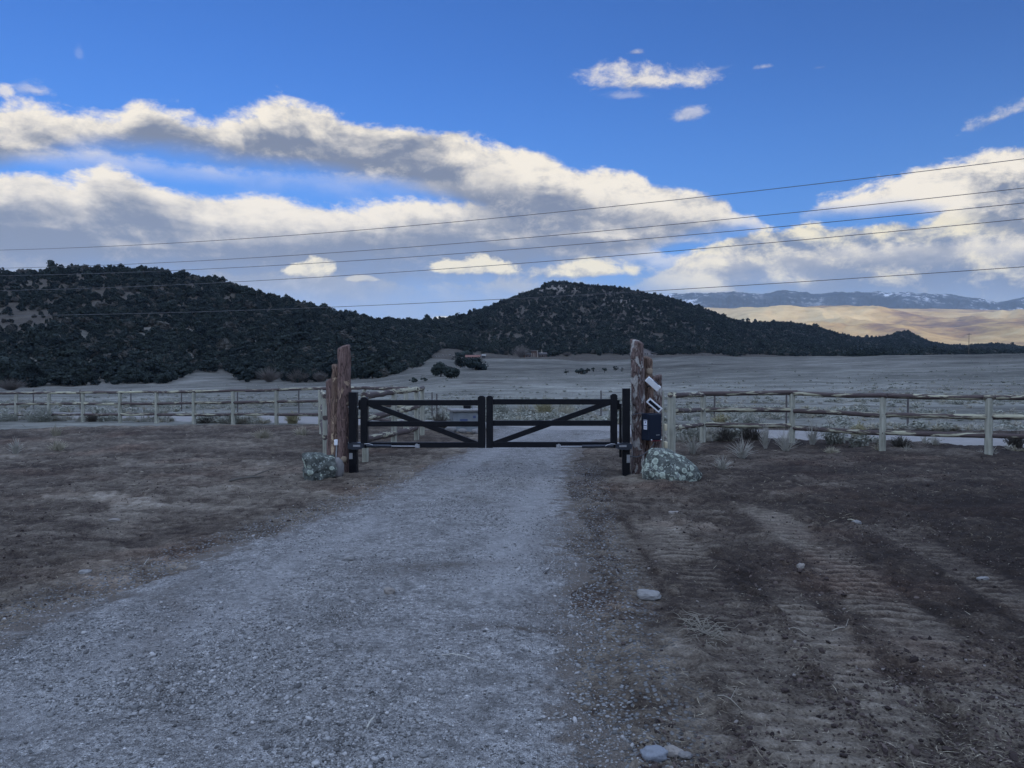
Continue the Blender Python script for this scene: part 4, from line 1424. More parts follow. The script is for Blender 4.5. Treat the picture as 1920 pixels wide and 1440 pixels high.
for i, (px, py, a, b_, c_, mt, lb, rz) in enumerate(STONES):
    p = at(px, py, z=0.0)
    rock('stone', (p.x, p.y, float(surf_z(p.x, p.y))), (a, b_, c_), MAT[mt], lb, 'stone', 'loose stones on the ground', seed=20 + i, sub=4, rough=.24, rz=rz, boxy=2.6, sink=.45)

# ------------------------------------------------------------------ overhead cables
W = [(469, 406, 297, 'topmost overhead cable crossing the sky'), (503, 448, 352, 'overhead cable second from the top across the clouds'), (517, 468, 380, 'overhead cable third from the top across the clouds'),
     (545, 495, 410, 'overhead cable fourth from the top, over the left hill'), (592, 560, 500, 'lowest overhead cable, crossing both hills')]
A0, A1 = Vector((-.6667 * 63, 63, 0)), Vector((.6667 * 35, 35, 0))
t0 = A0.x / (A0.x - A1.x)
for yl, ym, yr, lb in W:
    zl, zm, zr = (at(0, yl, 63).z, at(960, ym, A0.y + (A1.y - A0.y) * t0).z, at(1920, yr, 35).z)
    sag = (zl + (zr - zl) * t0 - zm) / (t0 * (1 - t0))
    pts = []
    for t in np.linspace(-.35, 1.45, 90):
        p = A0.lerp(A1, t)
        pts.append(Vector((p.x, p.y, zl + (zr - zl) * t - sag * t * (1 - t))))
    tag(MB().tube(pts, .017, 6).build('power_cable', MAT['wire'], None, True), lb, 'power cable', 'overhead power cables')


# ------------------------------------------------------------------ finding the ground under a pixel
def hit(px, py, lo=20.0, hi=1500.0):
    D = np.geomspace(lo, hi, 1500)
    u = (px - 960) / 1440
    z = terrain(u * D, D, False)
    yp = 690 - (z - EYE) / D * 1440
    i = np.argmax(yp <= py)
    d = D[i]
    return Vector((u * d, d, float(terrain(u * d, d))))


# ------------------------------------------------------------------ utility box by the road
p = at(874, 800, 20.2)
ub = empty('utility_box', (p.x, p.y, float(terrain(p.x, p.y))), 'low grey utility box with white lid behind the left gate leaf', 'utility box', None, R(14))
MAT['ubox'] = material('weathered_panel', m_flat((.17, .185, .19), .35, 6), .7)
MB().box((0, 0, .24), (.78, .62, .54), None, .01).build('cabinet', MAT['ubox'], ub)
MB().box((0, 0, .53), (.90, .76, .05), None, .008).build('lid', MAT['palestone'], ub)
MB().box((-.12, -.312, .27), (.20, .02, .08)).build('vent', MAT['ink'], ub)
MB().box((.16, -.312, .36), (.07, .02, .06)).build('vent', MAT['ink'], ub)
rb = MB()
for k in range(6):
    rb.box((.397, -.25 + .1 * k, .25), (.02, .03, .46))
rb.build('ribbed_side', MAT['ubox'], ub)
for k in (-1, 1):
    MB().tube([(.12 + k * .07, .05, .555), (.12 + k * .07, .05, .66)], .03, 10).build('vent_pipe', MAT['metal'], ub)
for i, (px, py, s) in enumerate(((845, 808, .16), (868, 812, .12), (893, 808, .13))):
    p = at(px, py, 19.4 - .1 * i)
    rock('stone', (p.x, p.y, float(surf_z(p.x, p.y))), (s, s * .7, s * .6), MAT['greystone'],
         ('grey stone at the left corner of the utility box', 'grey stone in front of the utility box', 'grey stone at the right corner of the utility box')[i], 'stone', 'loose stones on the ground', seed=60 + i, sub=3, sink=.3)

# ------------------------------------------------------------------ far buildings and poles
MAT['logwall'] = material('brown_wall', m_flat((.075, .045, .035), .3, 2), .9)
MAT['palewall'] = material('pale_wall', m_flat((.22, .20, .19), .15, 2), .9)
MAT['redroof'] = material('rust_roof', m_flat((.15, .068, .05), .4, 2), .7)
MAT['darkroof'] = material('dark_roof', m_flat((.055, .05, .05), .2, 2), .8)
MAT['greyroof'] = material('grey_roof', m_flat((.17, .165, .165), .2, 2), .8)
MAT['glass'] = material('window_glass', m_flat((.012, .014, .018), .1), .15, .6)
MAT['palewood'] = material('pale_timber', m_flat((.24, .205, .175), .2, 3), .8)
MAT['polewood'] = material('pole_wood', m_flat((.10, .085, .07), .2, 3), .9)


def gable(m, x0, x1, y0, y1, z0, zr, over=.5, t=.25):
    """roof with its ridge along x"""
    ym = (y0 + y1) / 2
    for s in (-1, 1):
        ye = (y0 - over) if s < 0 else (y1 + over)
        V = [(x0 - over, ye, z0), (x1 + over, ye, z0), (x1 + over, ym, zr), (x0 - over, ym, zr)]
        V += [(x, y, z + t) for x, y, z in V]
        m.add(V, [(0, 1, 2, 3), (7, 6, 5, 4), (0, 4, 5, 1), (1, 5, 6, 2), (2, 6, 7, 3), (3, 7, 4, 0)])
    return m


def gwall(m, x0, x1, y0, y1, z0, z1, zr):
    ym = (y0 + y1) / 2
    V = []
    for x in (x0, x1):
        V += [(x, y0, z0), (x, y1, z0), (x, y1, z1), (x, ym, zr), (x, y0, z1)]
    F = [(0, 1, 2, 3, 4), (9, 8, 7, 6, 5), (0, 4, 9, 5), (1, 6, 7, 2), (0, 5, 6, 1), (4, 3, 8, 9), (3, 2, 7, 8)]
    return m.add(V, F)


def windows(root, wall, spots, w, h):
    for (x, y, z) in spots:
        f = MB().box((x, y, z), (w, .10, h)).build('window', MAT['palewood'], root)
        MB().box((x, y - .04, z), (w * .8, .10, h * .82)).build('pane', MAT['glass'], f)


# ranch house in the middle distance
p = hit(1003, 668.5); D = p.y; k = D / 1440
hz_ = empty('ranch_house', (p.x, p.y + 4, p.z - .6), 'dark ranch house with pale tall gable at the foot of the central hill', 'house')
w1 = gwall(MB(), -11 * k * 1.9, -1.5 * k * 2, -4, 4, 0, 3.2, 4.6).build('wall', MAT['logwall'], hz_)
gable(MB(), -21 * k, -3 * k, -4, 4, 3.2, 4.8).build('roof', MAT['darkroof'], hz_)
MB().box((-1 * k, -1, 3.4), (12 * k, 6.5, 6.8)).build('tall_block', MAT['logwall'], hz_)
MB().box((-1 * k, -1, 6.9), (14 * k, 7.5, .35)).build('flat_roof', MAT['greyroof'], hz_)
MB().box((4.5 * k, -4.5, 3.3), (1.8 * k, 1.0, 6.6)).build('chimney', MAT['palewood'], hz_)
for q in (-6, -3, 0):
    MB().box((q * k, -4.4, 3.0), (1.3 * k, .4, 3.6)).build('column', MAT['palewood'], hz_)
gwall(MB(), 7 * k, 22 * k, -3.5, 4, 0, 3.4, 5.2).build('wall', MAT['logwall'], hz_)
gable(MB(), 7 * k, 22 * k, -3.5, 4, 3.4, 5.3).build('roof', MAT['darkroof'], hz_)
MB().tube([(13 * k, 0, 4.6), (13 * k, 0, 5.6), (13 * k, 0, 8.2)], [1.6, .5, .1], 8).build('spire', MAT['palewood'], hz_)
windows(hz_, None, [(9.5 * k, -3.55, 2.2), (14 * k, -3.55, 2.2), (18.5 * k, -3.55, 2.2), (-16 * k, -4.05, 1.9), (-10.5 * k, -4.05, 1.9)], 1.7, 1.6)
MB().box((12 * k, -5.2, .5), (26 * k, 2.6, 1.0)).build('porch', MAT['logwall'], hz_)

# house half hidden by the right pillar
p = hit(1206, 668.3); k = p.y / 1440
h2 = empty('farm_house', (p.x, p.y + 5, p.z - .6), 'pale farmhouse half hidden behind the tall mottled log', 'house')
MB().prism([(-22 * k, 0), (14 * k, 0), (14 * k, 4.6), (4 * k, 7.2), (0, 7.6), (-22 * k, 3.2)], -5, 5).build('wall', MAT['palewall'], h2)
rf = MB()
for (xa, za, xb, zb) in ((-24 * k, 3.1, 0, 7.9), (0, 7.9, 15 * k, 4.7), (12.5 * k, 4.6, 27 * k, 2.7)):
    V = [(xa, -5.6, za), (xb, -5.6, zb), (xb, 5.6, zb), (xa, 5.6, za)]
    rf.add(V + [(x, y, z + .3) for x, y, z in V], [(0, 3, 2, 1), (4, 5, 6, 7), (0, 1, 5, 4), (1, 2, 6, 5), (2, 3, 7, 6), (3, 0, 4, 7)])
rf.build('roof', MAT['greyroof'], h2)
MB().box((19.5 * k, -1.5, 1.3), (10.5 * k, 6, 2.6)).build('side_wing', MAT['palewall'], h2)
windows(h2, None, [(3.5 * k, -5.05, 2.6), (7.5 * k, -5.05, 2.6), (-9 * k, -5.05, 2.6), (-15 * k, -5.05, 2.6), (14.5 * k, -4.55, 1.6), (20 * k, -4.55, 1.6)], 1.1, 1.7)

# cabin with rust roof, shed with white roof
p = hit(884, 678); k = p.y / 1440
h3 = empty('cabin', (p.x, p.y + 30, float(terrain(p.x, p.y + 30)) - .4), 'cabin with rust red roof behind the round juniper', 'cabin')
gwall(MB(), -15 * k, 12 * k, -3.5, 3.5, 0, 2.2, 3.5).build('wall', MAT['palewood'], h3)
gable(MB(), -15 * k, 12 * k, -3.5, 3.5, 2.2, 3.6).build('roof', MAT['redroof'], h3)
MB().box((2 * k, .5, 3.6), (.9, .9, 1.5)).build('chimney', MAT['palewall'], h3)
windows(h3, None, [(-9 * k, -3.55, 1.6), (-2 * k, -3.55, 1.6), (6 * k, -3.55, 1.6)], 1.2, 1.2)
p = hit(907, 670.5); k = p.y / 1440
h4 = empty('shed', (p.x, p.y, p.z - .2), 'small dark shed with bright white roof right of the cabin', 'shed')
MB().box((0, 0, 1.1), (6 * k, 2.6, 2.2)).build('wall', MAT['darkroof'], h4)
V = [(-4 * k, -1.8, 2.2), (4.4 * k, -1.8, 2.2), (4.0 * k, 1.6, 3.6), (-3.6 * k, 1.6, 3.6)]
MB().add(V + [(x, y, z + .15) for x, y, z in V], [(0, 1, 2, 3), (7, 6, 5, 4), (0, 4, 5, 1), (1, 5, 6, 2), (2, 6, 7, 3), (3, 7, 4, 0)]).build('roof', MAT['palestone'], h4)

for i, (px, py, w) in enumerate(((817, 668.5, 4), (823, 668, 3), (830, 667, 4), (837, 667, 3), (844, 667.5, 5), (850, 668, 3))):
    p = hit(px, py); s = w * p.y / 1440 / 2
    rock('pale_boulder', (p.x, p.y, p.z), (s, s * .8, s * .55), MAT['palestone'], 'pale boulder in the row left of the cabin trees', 'boulder', 'row of pale boulders', seed=80 + i, sub=2, sink=.2)


def pole(px, base, top, label, arm=True):
    p = hit(px, base)
    h = (base - top) * p.y / 1440
    root = empty('utility_pole', p, label, 'utility pole', 'utility poles in the distance')
    MB().tube([(0, 0, -.3), (0, 0, h * .5), (0, 0, h)], [.14, .12, .09], 8).build('shaft', MAT['polewood'], root)
    if arm:
        MB().box((0, 0, h - .6), (2.2, .14, .14)).build('crossarm', MAT['polewood'], root)


pole(953, 668, 648, 'pole against the dark trees left of the ranch house')
pole(1316, 670, 645, 'thin pole at the field edge before the wooded hill')
pole(1816, 664.5, 624, 'tall pole standing before the sunlit plain at right')

# slim posts of the wire fence across the road
MAT['tpost'] = material('rusty_tpost', m_flat((.09, .08, .075), .3, 10), .8)
wf = empty('wire_fence', (at(60, 770, 36).x, 36, 0), 'thin wire fence on slim posts across the dirt road', 'fence')
wo = Vector(wf.location)
wp = [(-60, 38.5), (62, 37.5), (150, 36.5), (245, 35.5), (340, 34.5), (445, 33.5), (560, 32.5), (690, 31), (810, 29.5), (819, 27.5)]
wp2 = [(1127, 27.5), (1225, 26), (1340, 25), (1475, 23.8), (1703, 21.5), (1930, 19.5), (2150, 18)]
for grp in (wp, wp2):
    tp = []
    for (px, D) in grp:
        X_ = (px - 960) / 1440 * D
        z = float(terrain(X_, D))
        MB().tube([Vector((X_, D, z - .2)) - wo, Vector((X_, D, z + .95)) - wo], .028, 6).build('post', MAT['tpost'], wf)
        tp.append(Vector((X_, D, z)))
    for hgt_ in (.35, .62, .9):
        MB().tube([q + Vector((0, 0, hgt_)) - wo for q in tp], .004, 4).build('wire', MAT['tpost'], wf)


# ------------------------------------------------------------------ vegetation
def m_leaf(c0, c1, rr=.5):
    def f(T, b, tc):
        rnd = T.n('ShaderNodeObjectInfo').outputs['Random']
        n = T.noise(tc, 1.3, 3, .6)
        k = T.m('ADD', T.m('MULTIPLY', rnd, rr), T.m('MULTIPLY', n, 1 - rr))
        T.put(b.inputs['Base Color'], T.mix(k, c0 + (1,), c1 + (1,)))
    return f


MAT['juniper'] = material('juniper_foliage', m_leaf((.010, .0155, .017), (.036, .046, .040), .7), .9, .1)
MAT['scrub'] = material('grey_scrub', m_leaf((.045, .045, .040), (.095, .09, .078), .6), .95, .1)
MAT['trunk'] = material('tree_trunk', m_flat((.085, .07, .06), .3, 4), .95)
MAT['bare'] = material('bare_twigs', m_leaf((.13, .115, .105), (.20, .18, .165)), .95, .1)
MAT['sage'] = material('sage_leaves', m_leaf((.19, .195, .165), (.31, .315, .265)), .95, .1)
MAT['straw'] = material('dry_stalks', m_leaf((.24, .22, .165), (.42, .39, .30)), .95, .1)
MAT['palestraw'] = material('pale_stalks', m_leaf((.30, .29, .25), (.48, .46, .40)), .95, .1)
MAT['darktwig'] = material('dark_twigs', m_leaf((.060, .055, .048), (.13, .12, .104)), .95, .1)
MAT['deadtwig'] = material('dead_twigs', m_leaf((.15, .135, .11), (.28, .255, .21)), .95, .1)
MAT['rabbit'] = material('rabbitbrush', m_leaf((.24, .22, .13), (.38, .34, .21)), .95, .1)


def leaf_faces(P, size, r, flat=.6):
    """one small three- or four-cornered leaf clump at each point"""
    n = len(P)
    a = r.normal(size=(n, 3)); a /= np.linalg.norm(a, axis=1)[:, None]
    b = r.normal(size=(n, 3)); b -= (b * a).sum(1)[:, None] * a; b /= np.linalg.norm(b, axis=1)[:, None]
    s = (size * r.uniform(.6, 1.3, n))[:, None]
    V = np.stack([P - a * s - b * s * flat * .4, P + a * s * .3 - b * s * flat, P + a * s, P + b * s * flat], 1)
    F = np.arange(4 * n).reshape(n, 4)
    return V.reshape(-1, 3), F


def tree_mesh(name, h, w, seed, mat, nclump=22, per=16, leaf=.30, trunk_h=.18, core=True, trunk_mat='trunk', lobes=None):
    r = np.random.default_rng(seed)
    # clumps spread through the crown
    C = []
    while len(C) < nclump:
        p = r.uniform(-1, 1, 3)
        if np.linalg.norm(p) < 1 and np.linalg.norm(p) > .25:
            C.append(p)
    C = np.array(C)
    prof_w = 1.0 - .45 * np.clip(C[:, 2], 0, 1) ** 1.5
    lop = r.normal(0, .12, 2)
    cx = C[:, 0] * w / 2 * prof_w + lop[0] * w * np.clip(C[:, 2], -1, 1) * .5
    cy = C[:, 1] * w / 2 * prof_w
    cz = h * (trunk_h + (1 - trunk_h) * (.5 + .5 * C[:, 2] * .92))
    cr = r.uniform(.13, .24, nclump) * w
    pts = []
    for k in range(nclump):
        q = r.normal(size=(per, 3)); q /= np.linalg.norm(q, axis=1)[:, None]
        q *= (cr[k] * r.uniform(.55, 1.05, per))[:, None]
        q[:, 2] *= .75
        pts.append(q + (cx[k], cy[k], cz[k]))
    V, F = leaf_faces(np.concatenate(pts), leaf, r)
    Vs, Fs, n = [V], [F], len(V)
    mats = [np.zeros(len(F), int)]
    if core:
        import bmesh
        bm = bmesh.new(); bmesh.ops.create_icosphere(bm, subdivisions=1, radius=1)
        cv = np.array([v.co[:] for v in bm.verts]); cf = np.array([[v.index for v in f.verts] for f in bm.faces]); bm.free()
        for k in r.choice(nclump, max(3, nclump * 2 // 3), replace=False):
            v = cv * (1 + .25 * r.normal(size=(len(cv), 1)))
            v = v * cr[k] * np.array((.85, .85, .65)) + (cx[k], cy[k], cz[k])
            Vs.append(v); Fs.append(cf + n); n += len(v); mats.append(np.zeros(len(cf), int))
    # tapered trunk with limbs to the clumps
    mb = MB()
    top = Vector((lop[0] * w * .3, 0, h * .72))
    mb.tube([(0, 0, -.4), (.03 * w, 0, h * .2), (.0, .03 * w, h * .45), top], [w * .055, w * .045, w * .032, w * .012], 6)
    for k in r.choice(nclump, min(7, nclump), replace=False):
        b0 = Vector((0, 0, h * r.uniform(.12, .5)))
        e = Vector((cx[k], cy[k], cz[k]))
        mb.tube([b0, b0.lerp(e, .5) + Vector((0, 0, -.04 * h)), e], [w * .022, w * .014, w * .006], 5, False)
    tv = np.concatenate(mb.v)
    tf = [f for q in mb.q for f in q]
    t4 = np.array([f for f in tf if len(f) == 4]) + n; t3 = [f for f in tf if len(f) == 3]
    Vs.append(tv); Fs.append(t4); mats.append(np.ones(len(t4), int))
    if t3:
        Fs.append(np.array(t3) + n); mats.append(np.ones(len(t3), int))
    me = mesh_np(name, np.concatenate(Vs), Fs, MAT[mat], False)
    me.materials.append(MAT[trunk_mat])
    idx = np.concatenate(mats)
    if len(idx) == len(me.polygons):
        me.polygons.foreach_set('material_index', idx.astype(np.int32))
    return me


def twig_mesh(name, h, w, seed, mat, n=60, rad=.006, curve=.3, leaves=0, leafsize=.02, lean=0.0, upright=1.0, root=.07):
    """stalks fanning out of one root, thin tapering blades in crossed pairs"""
    r = np.random.default_rng(seed)
    Vs, Fs, cnt, tips = [], [], 0, []
    for k in range(n):
        a = r.uniform(0, 2 * np.pi); sp = r.uniform(0, 1) ** .7
        L = h * r.uniform(.4, 1.05) * (1.12 - .45 * sp)
        end = np.array([math.cos(a) * sp * w / 2 + lean * h, math.sin(a) * sp * w / 2, L * (upright + (1 - upright) * (1 - sp))])
        b0 = np.array([math.cos(a), math.sin(a), 0]) * w * root * r.uniform(0, 1)
        mid = (b0 + end) / 2 + np.array([-(end[0]) * curve * .4, -(end[1]) * curve * .4, L * .12]) + r.normal(0, .03 * h, 3)
        P = np.array([b0, mid, end + r.normal(0, .03 * h, 3)])
        sd = r.normal(size=3); sd /= np.linalg.norm(sd)
        rr = rad * np.array([1.0, .8, .25]) * r.uniform(.7, 1.3)
        V = np.concatenate([P - sd * rr[:, None], P + sd * rr[:, None]])
        Vs.append(V); Fs.append(np.array([(0, 1, 4, 3), (1, 2, 5, 4)]) + cnt); cnt += 6
        sd2 = np.cross(sd, P[2] - P[0]); sd2 /= np.linalg.norm(sd2) + 1e-9
        V = np.concatenate([P - sd2 * rr[:, None], P + sd2 * rr[:, None]])
        Vs.append(V); Fs.append(np.array([(0, 1, 4, 3), (1, 2, 5, 4)]) + cnt); cnt += 6
        tips.append(P)
    if leaves:
        T_ = np.array(tips)
        i = r.integers(0, n, leaves); t = r.uniform(.35, 1.0, leaves)[:, None]
        p = np.where(t < .5, T_[i, 0] + (T_[i, 1] - T_[i, 0]) * t * 2, T_[i, 1] + (T_[i, 2] - T_[i, 1]) * (t * 2 - 1))
        V, F = leaf_faces(p + r.normal(0, leafsize * 1.2, p.shape), leafsize, r)
        Vs.append(V); Fs.append(F + cnt)
    return mesh_np(name, np.concatenate(Vs), np.concatenate(Fs), MAT[mat], False)


def put(name, me, loc, label, cat, group=None, sc_=1.0, rz=None):
    o = link(name, me)
    o.location = loc
    o.scale = (sc_,) * 3 if not hasattr(sc_, '__len__') else sc_
    o.rotation_euler = (0, 0, random.uniform(0, 6.28) if rz is None else rz)
    return tag(o, label, cat, group)


# ---- plants one can point at near the fences
def gz(X_, Y_):
    return float(ground_z(X_, Y_)) if Y_ < 24.4 else float(terrain(X_, Y_))


PL = [  # px, depth, height px, width px, kind, label
    (72, 26.2, 30, 62, 'sage', 'broad grey green sagebrush at the second post of the long fence'),
    (8, 26.6, 22, 46, 'sage', 'grey sagebrush at the very left edge of the picture'),
    (172, 26.4, 20, 30, 'darktwig', 'small dark shrub beside the fourth post of the long fence'),
    (385, 25.3, 16, 52, 'darktwig', 'low dark brush between two posts of the long fence'),
    (437, 24.6, 22, 20, 'sage', 'narrow sage sprig against a post of the long fence'),
    (548, 25.0, 26, 40, 'rabbit', 'round yellowish dry bush near the left log pillar'),
    (826, 19.9, 44, 48, 'darktwig', 'dark bare twiggy bush left of the utility box'),
    (984, 30.5, 34, 62, 'straw', 'tan brush seen just right of the middle stiles'),
    (1022, 30.0, 36, 60, 'rabbit', 'tan brush seen in the middle of the right gate leaf'),
    (1060, 29.5, 32, 56, 'straw', 'tan brush seen through the right leaf near its brace'),
    (936, 31.5, 30, 44, 'sage', 'pale sage bush seen between rails close to the middle stiles'),
    (1408, 21.0, 34, 62, 'sage', 'dense sage bush behind the middle rail right of the second post'),
    (1352, 22.5, 30, 46, 'rabbit', 'tan bush behind the fence just right of its second post'),
    (1362, 16.9, 30, 52, 'darktwig', 'dark tangled bush under the lowest rail, nearer the pillar'),
    (1408, 17.1, 36, 70, 'darktwig', 'dark tangled bush under the lowest rail, further right'),
    (1300, 14.6, 42, 50, 'pale', 'thin pale grass beside the round topped fence post'),
    (1392, 13.7, 44, 66, 'pale', 'splayed pale stalks in front of the second bay of the fence'),
    (1436, 15.4, 56, 34, 'pale', 'tall pale stalks left of the third fence post'),
    (1474, 14.9, 50, 58, 'pale', 'pale grass clump at the foot of the third fence post'),
    (1524, 16.2, 58, 44, 'pale', 'tall pale clump just right of the third fence post'),
    (1565, 16.6, 32, 50, 'sage', 'low grey clump in the middle of the third bay'),
    (1612, 16.9, 36, 40, 'rabbit', 'tan clump left of the fourth fence post'),
    (1690, 15.6, 24, 48, 'darktwig', 'low dark scrub right of the fourth fence post'),
    (1905, 15.6, 34, 52, 'darktwig', 'dark scrub beyond the last post at the right edge'),
    (1356, 11.9, 32, 50, 'pale', 'small pale tuft on the soil right of the big lichen rock'),
    (1560, 14.4, 16, 34, 'straw', 'short straw tuft before the fourth fence post'),
    (104, 18.6, 24, 26, 'straw', 'thin straw tuft on bare soil under the long fence, far left'),
    (28, 14.6, 34, 30, 'pale', 'pale wispy tuft on the soil at the left edge'),
    (106, 15.0, 22, 40, 'straw', 'flattened straw tuft right of the pale wispy one'),
    (492, 17.5, 22, 48, 'straw', 'straw tuft on the soil left of the stepped reddish pillar'),
    (565, 18.5, 18, 36, 'straw', 'smaller straw tuft close to the stepped reddish pillar'),
]
for i, (px, D, hp, wp_, kind, lb) in enumerate(PL):
    X_ = (px - 960) / 1440 * D
    h, w = hp * D / 1440, wp_ * D / 1440
    if kind == 'sage':
        me = twig_mesh('sagebrush', h, w, i, 'sage', 120, .007, .2, 1400, .020, root=.30)
        nm_, ct = 'sagebrush', 'bush'
    elif kind == 'darktwig':
        me = twig_mesh('twiggy_bush', h, w, i, 'darktwig', 190, .0055, .1, 260, .014, root=.22)
        nm_, ct = 'twiggy_bush', 'bush'
    elif kind == 'rabbit':
        me = twig_mesh('dry_bush', h, w, i, 'rabbit', 170, .007, .25, 700, .018, root=.22)
        nm_, ct = 'dry_bush', 'bush'
    elif kind == 'straw':
        me = twig_mesh('straw_tuft', h, w, i, 'straw', 120, .005, .2, root=.25)
        nm_, ct = 'grass_tuft', 'grass tuft'
    else:
        me = twig_mesh('pale_tuft', h, w, i, 'palestraw', 70, .0055, .35)
        nm_, ct = 'grass_tuft', 'grass tuft'
    put(nm_, me, (X_, D, gz(X_, D) - .02), lb, ct, {'bush': 'bushes along the fences', 'grass tuft': 'dry grass tufts near the fences'}[ct])

# ---- uprooted twigs and single sticks on the soil
r_ = np.random.default_rng(5)


def stick(mb, p, ang, L, rad, rise=.02, bend=.1):
    d = Vector((math.cos(ang), math.sin(ang), 0)); n = Vector((-d.y, d.x, 0))
    pts = [p, p + d * L * .35 + n * bend * L * r_.normal() * .5 + Vector((0, 0, rise)), p + d * L * .7 + n * bend * L * r_.normal() + Vector((0, 0, rise * .9)), p + d * L + Vector((0, 0, rise * r_.uniform(.1, 1.2)))]
    mb.tube(pts, [rad, rad * .85, rad * .6, rad * .3], 5)


p0 = at(1322, 1192, z=0.0)
base_ = Vector((p0.x, p0.y, float(ground_z(p0.x, p0.y))))
tw = MB()
for k in range(95):
    a = r_.uniform(0, 2 * math.pi)
    c = Vector((r_.normal() * .075, r_.normal() * .11, .004))
    stick(tw, c, a, r_.uniform(.06, .17), r_.uniform(.0015, .0035), r_.uniform(.0, .035))
for a, L, x, y in ((1.95, .24, -.01, .07), (2.1, .2, -.01, .06), (.7, .12, .0, .06), (3.3, .26, .0, -.12), (.35, .2, .02, -.02), (2.9, .16, -.02, .06), (-.9, .16, .02, -.12), (.1, .22, .03, -.06)):
    stick(tw, Vector((x, y, .015)), a, L, .0036, .045)
put('uprooted_twigs', tw.mesh('uprooted_twigs', MAT['deadtwig']), base_, 'tangle of uprooted pale twigs on the tracked soil', 'twigs', sc_=(.8, .9, .9), rz=0)
STK = [(828, 1236, 900, 1246, .0022, 'palestraw', 'straight pale straw lying on the gravel'), (1345, 1320, 1390, 1335, .003, 'deadtwig', 'pale bent stick below the uprooted twigs'),
       (430, 902, 495, 896, .018, 'darktwig', 'dark branch on the soil left of the dark lichen rock'), (1590, 968, 1612, 978, .008, 'straw', 'stick beside the grey stone on the right hand soil'),
       (688, 1378, 702, 1356, .004, 'palestraw', 'short pale twig near the bottom of the driveway'), (1560, 1182, 1608, 1176, .0035, 'deadtwig', 'forked pale stick on the dark soil at right'),
       (1480, 1180, 1512, 1192, .003, 'deadtwig', 'thin stick on the churned dark soil'), (270, 1060, 280, 1040, .003, 'palestraw', 'upright straw near the left gravel edge')]
for i, (xa, ya, xb, yb, rad, mt, lb) in enumerate(STK):
    a, b_ = at(xa, ya, z=0.0), at(xb, yb, z=0.0)
    a.z = float(surf_z(a.x, a.y)) + rad; b_.z = float(surf_z(b_.x, b_.y)) + rad
    s_ = MB()
    o_ = a.copy()
    mid = (b_ - a) * .5 + Vector((.01, .01, .012))
    s_.tube([Vector((0, 0, 0)), mid * .5 + Vector((0, .006, .006)), mid, b_ - a], [rad, rad, rad * .9, rad * .5], 6)
    if i in (1, 2, 5):
        s_.tube([mid, mid + Vector((.06, .10, .02)) * (1 + 3 * (rad > .01))], [rad * .7, rad * .3], 5)
    put('stick', s_.mesh('stick', MAT[mt]), o_, lb, 'stick', 'sticks on the ground', rz=0)


# ------------------------------------------------------------------ pebbles, clods, straw litter
def ico(sub):
    import bmesh
    bm = bmesh.new(); bmesh.ops.create_icosphere(bm, subdivisions=sub, radius=1)
    v = np.array([q.co[:] for q in bm.verts]); f = np.array([[q.index for q in p.verts] for p in bm.faces]); bm.free()
    return v, f


def pebbles(P, rad, sub, r, flat=.6, rough=.16):
    v, f = ico(sub)
    n = len(P)
    V = v[None] * (1 + rough * r.normal(size=(n, len(v), 1)))
    sc3 = np.stack([r.uniform(.8, 1.35, n), r.uniform(.7, 1.1, n), r.uniform(flat * .7, flat * 1.3, n)], 1) * rad[:, None]
    V = V * sc3[:, None]
    a = r.uniform(0, 2 * np.pi, n); c, s = np.cos(a)[:, None], np.sin(a)[:, None]
    tl = r.normal(0, .25, n)[:, None]
    x, y, z = V[..., 0], V[..., 1], V[..., 2]
    z2 = z + tl * x
    V = np.stack([x * c - y * s, x * s + y * c, z2], -1) + P[:, None] + np.array([0, 0, 1.0]) * (sc3[:, 2] * .35)[:, None, None]
    F = f[None] + (np.arange(n) * len(v))[:, None, None]
    return V.reshape(-1, 3), F.reshape(-1, 3), np.repeat(r.uniform(0, 1, n), len(v))


def scatter(n, y0, y1, x0, x1, r):
    """points spread evenly over the picture of level ground between two depths"""
    q = r.uniform(1 / y1, 1 / y0, n)
    Y_ = 1 / q
    X_ = r.uniform(x0, x1, n) * Y_
    return X_, Y_


def stuff(name, parts, mat, label, smooth=True):
    Vs, Fs, As, n = [], [], [], 0
    for V, F, A in parts:
        Vs.append(V); Fs.append(F + n); As.append(A); n += len(V)
    me = mesh_np(name, np.concatenate(Vs), Fs, mat, smooth, {'rnd': np.concatenate(As)})
    return tag(link(name, me), label, name.replace('_', ' '), kind='stuff')


def m_rnd(stops):
    def f(T, b, tc):
        n = T.noise(tc, 90, 3, .6)
        c = ramp(T, T.attr('rnd'), stops)
        T.put(b.inputs['Base Color'], T.mix(T.m('MULTIPLY', n, .5), c, T.mix(1.0, c, (.6, .6, .6, 1), 'MULTIPLY')))
    return f


MAT['pebble'] = material('pebble', m_rnd([(0, (.075, .073, .071)), (.45, (.20, .197, .19)), (.9, (.30, .293, .283)), (1, (.40, .388, .372))]), .9, .2)
MAT['clod'] = material('soil_clod', m_rnd([(0, (.026, .020, .019)), (.6, (.065, .050, .045)), (.95, (.11, .086, .075)), (1, (.22, .20, .18))]), .95, .1)
MAT['litter'] = material('straw_litter', m_rnd([(0, (.09, .075, .055)), (.6, (.22, .19, .14)), (1, (.38, .34, .26))]), .95, .1)

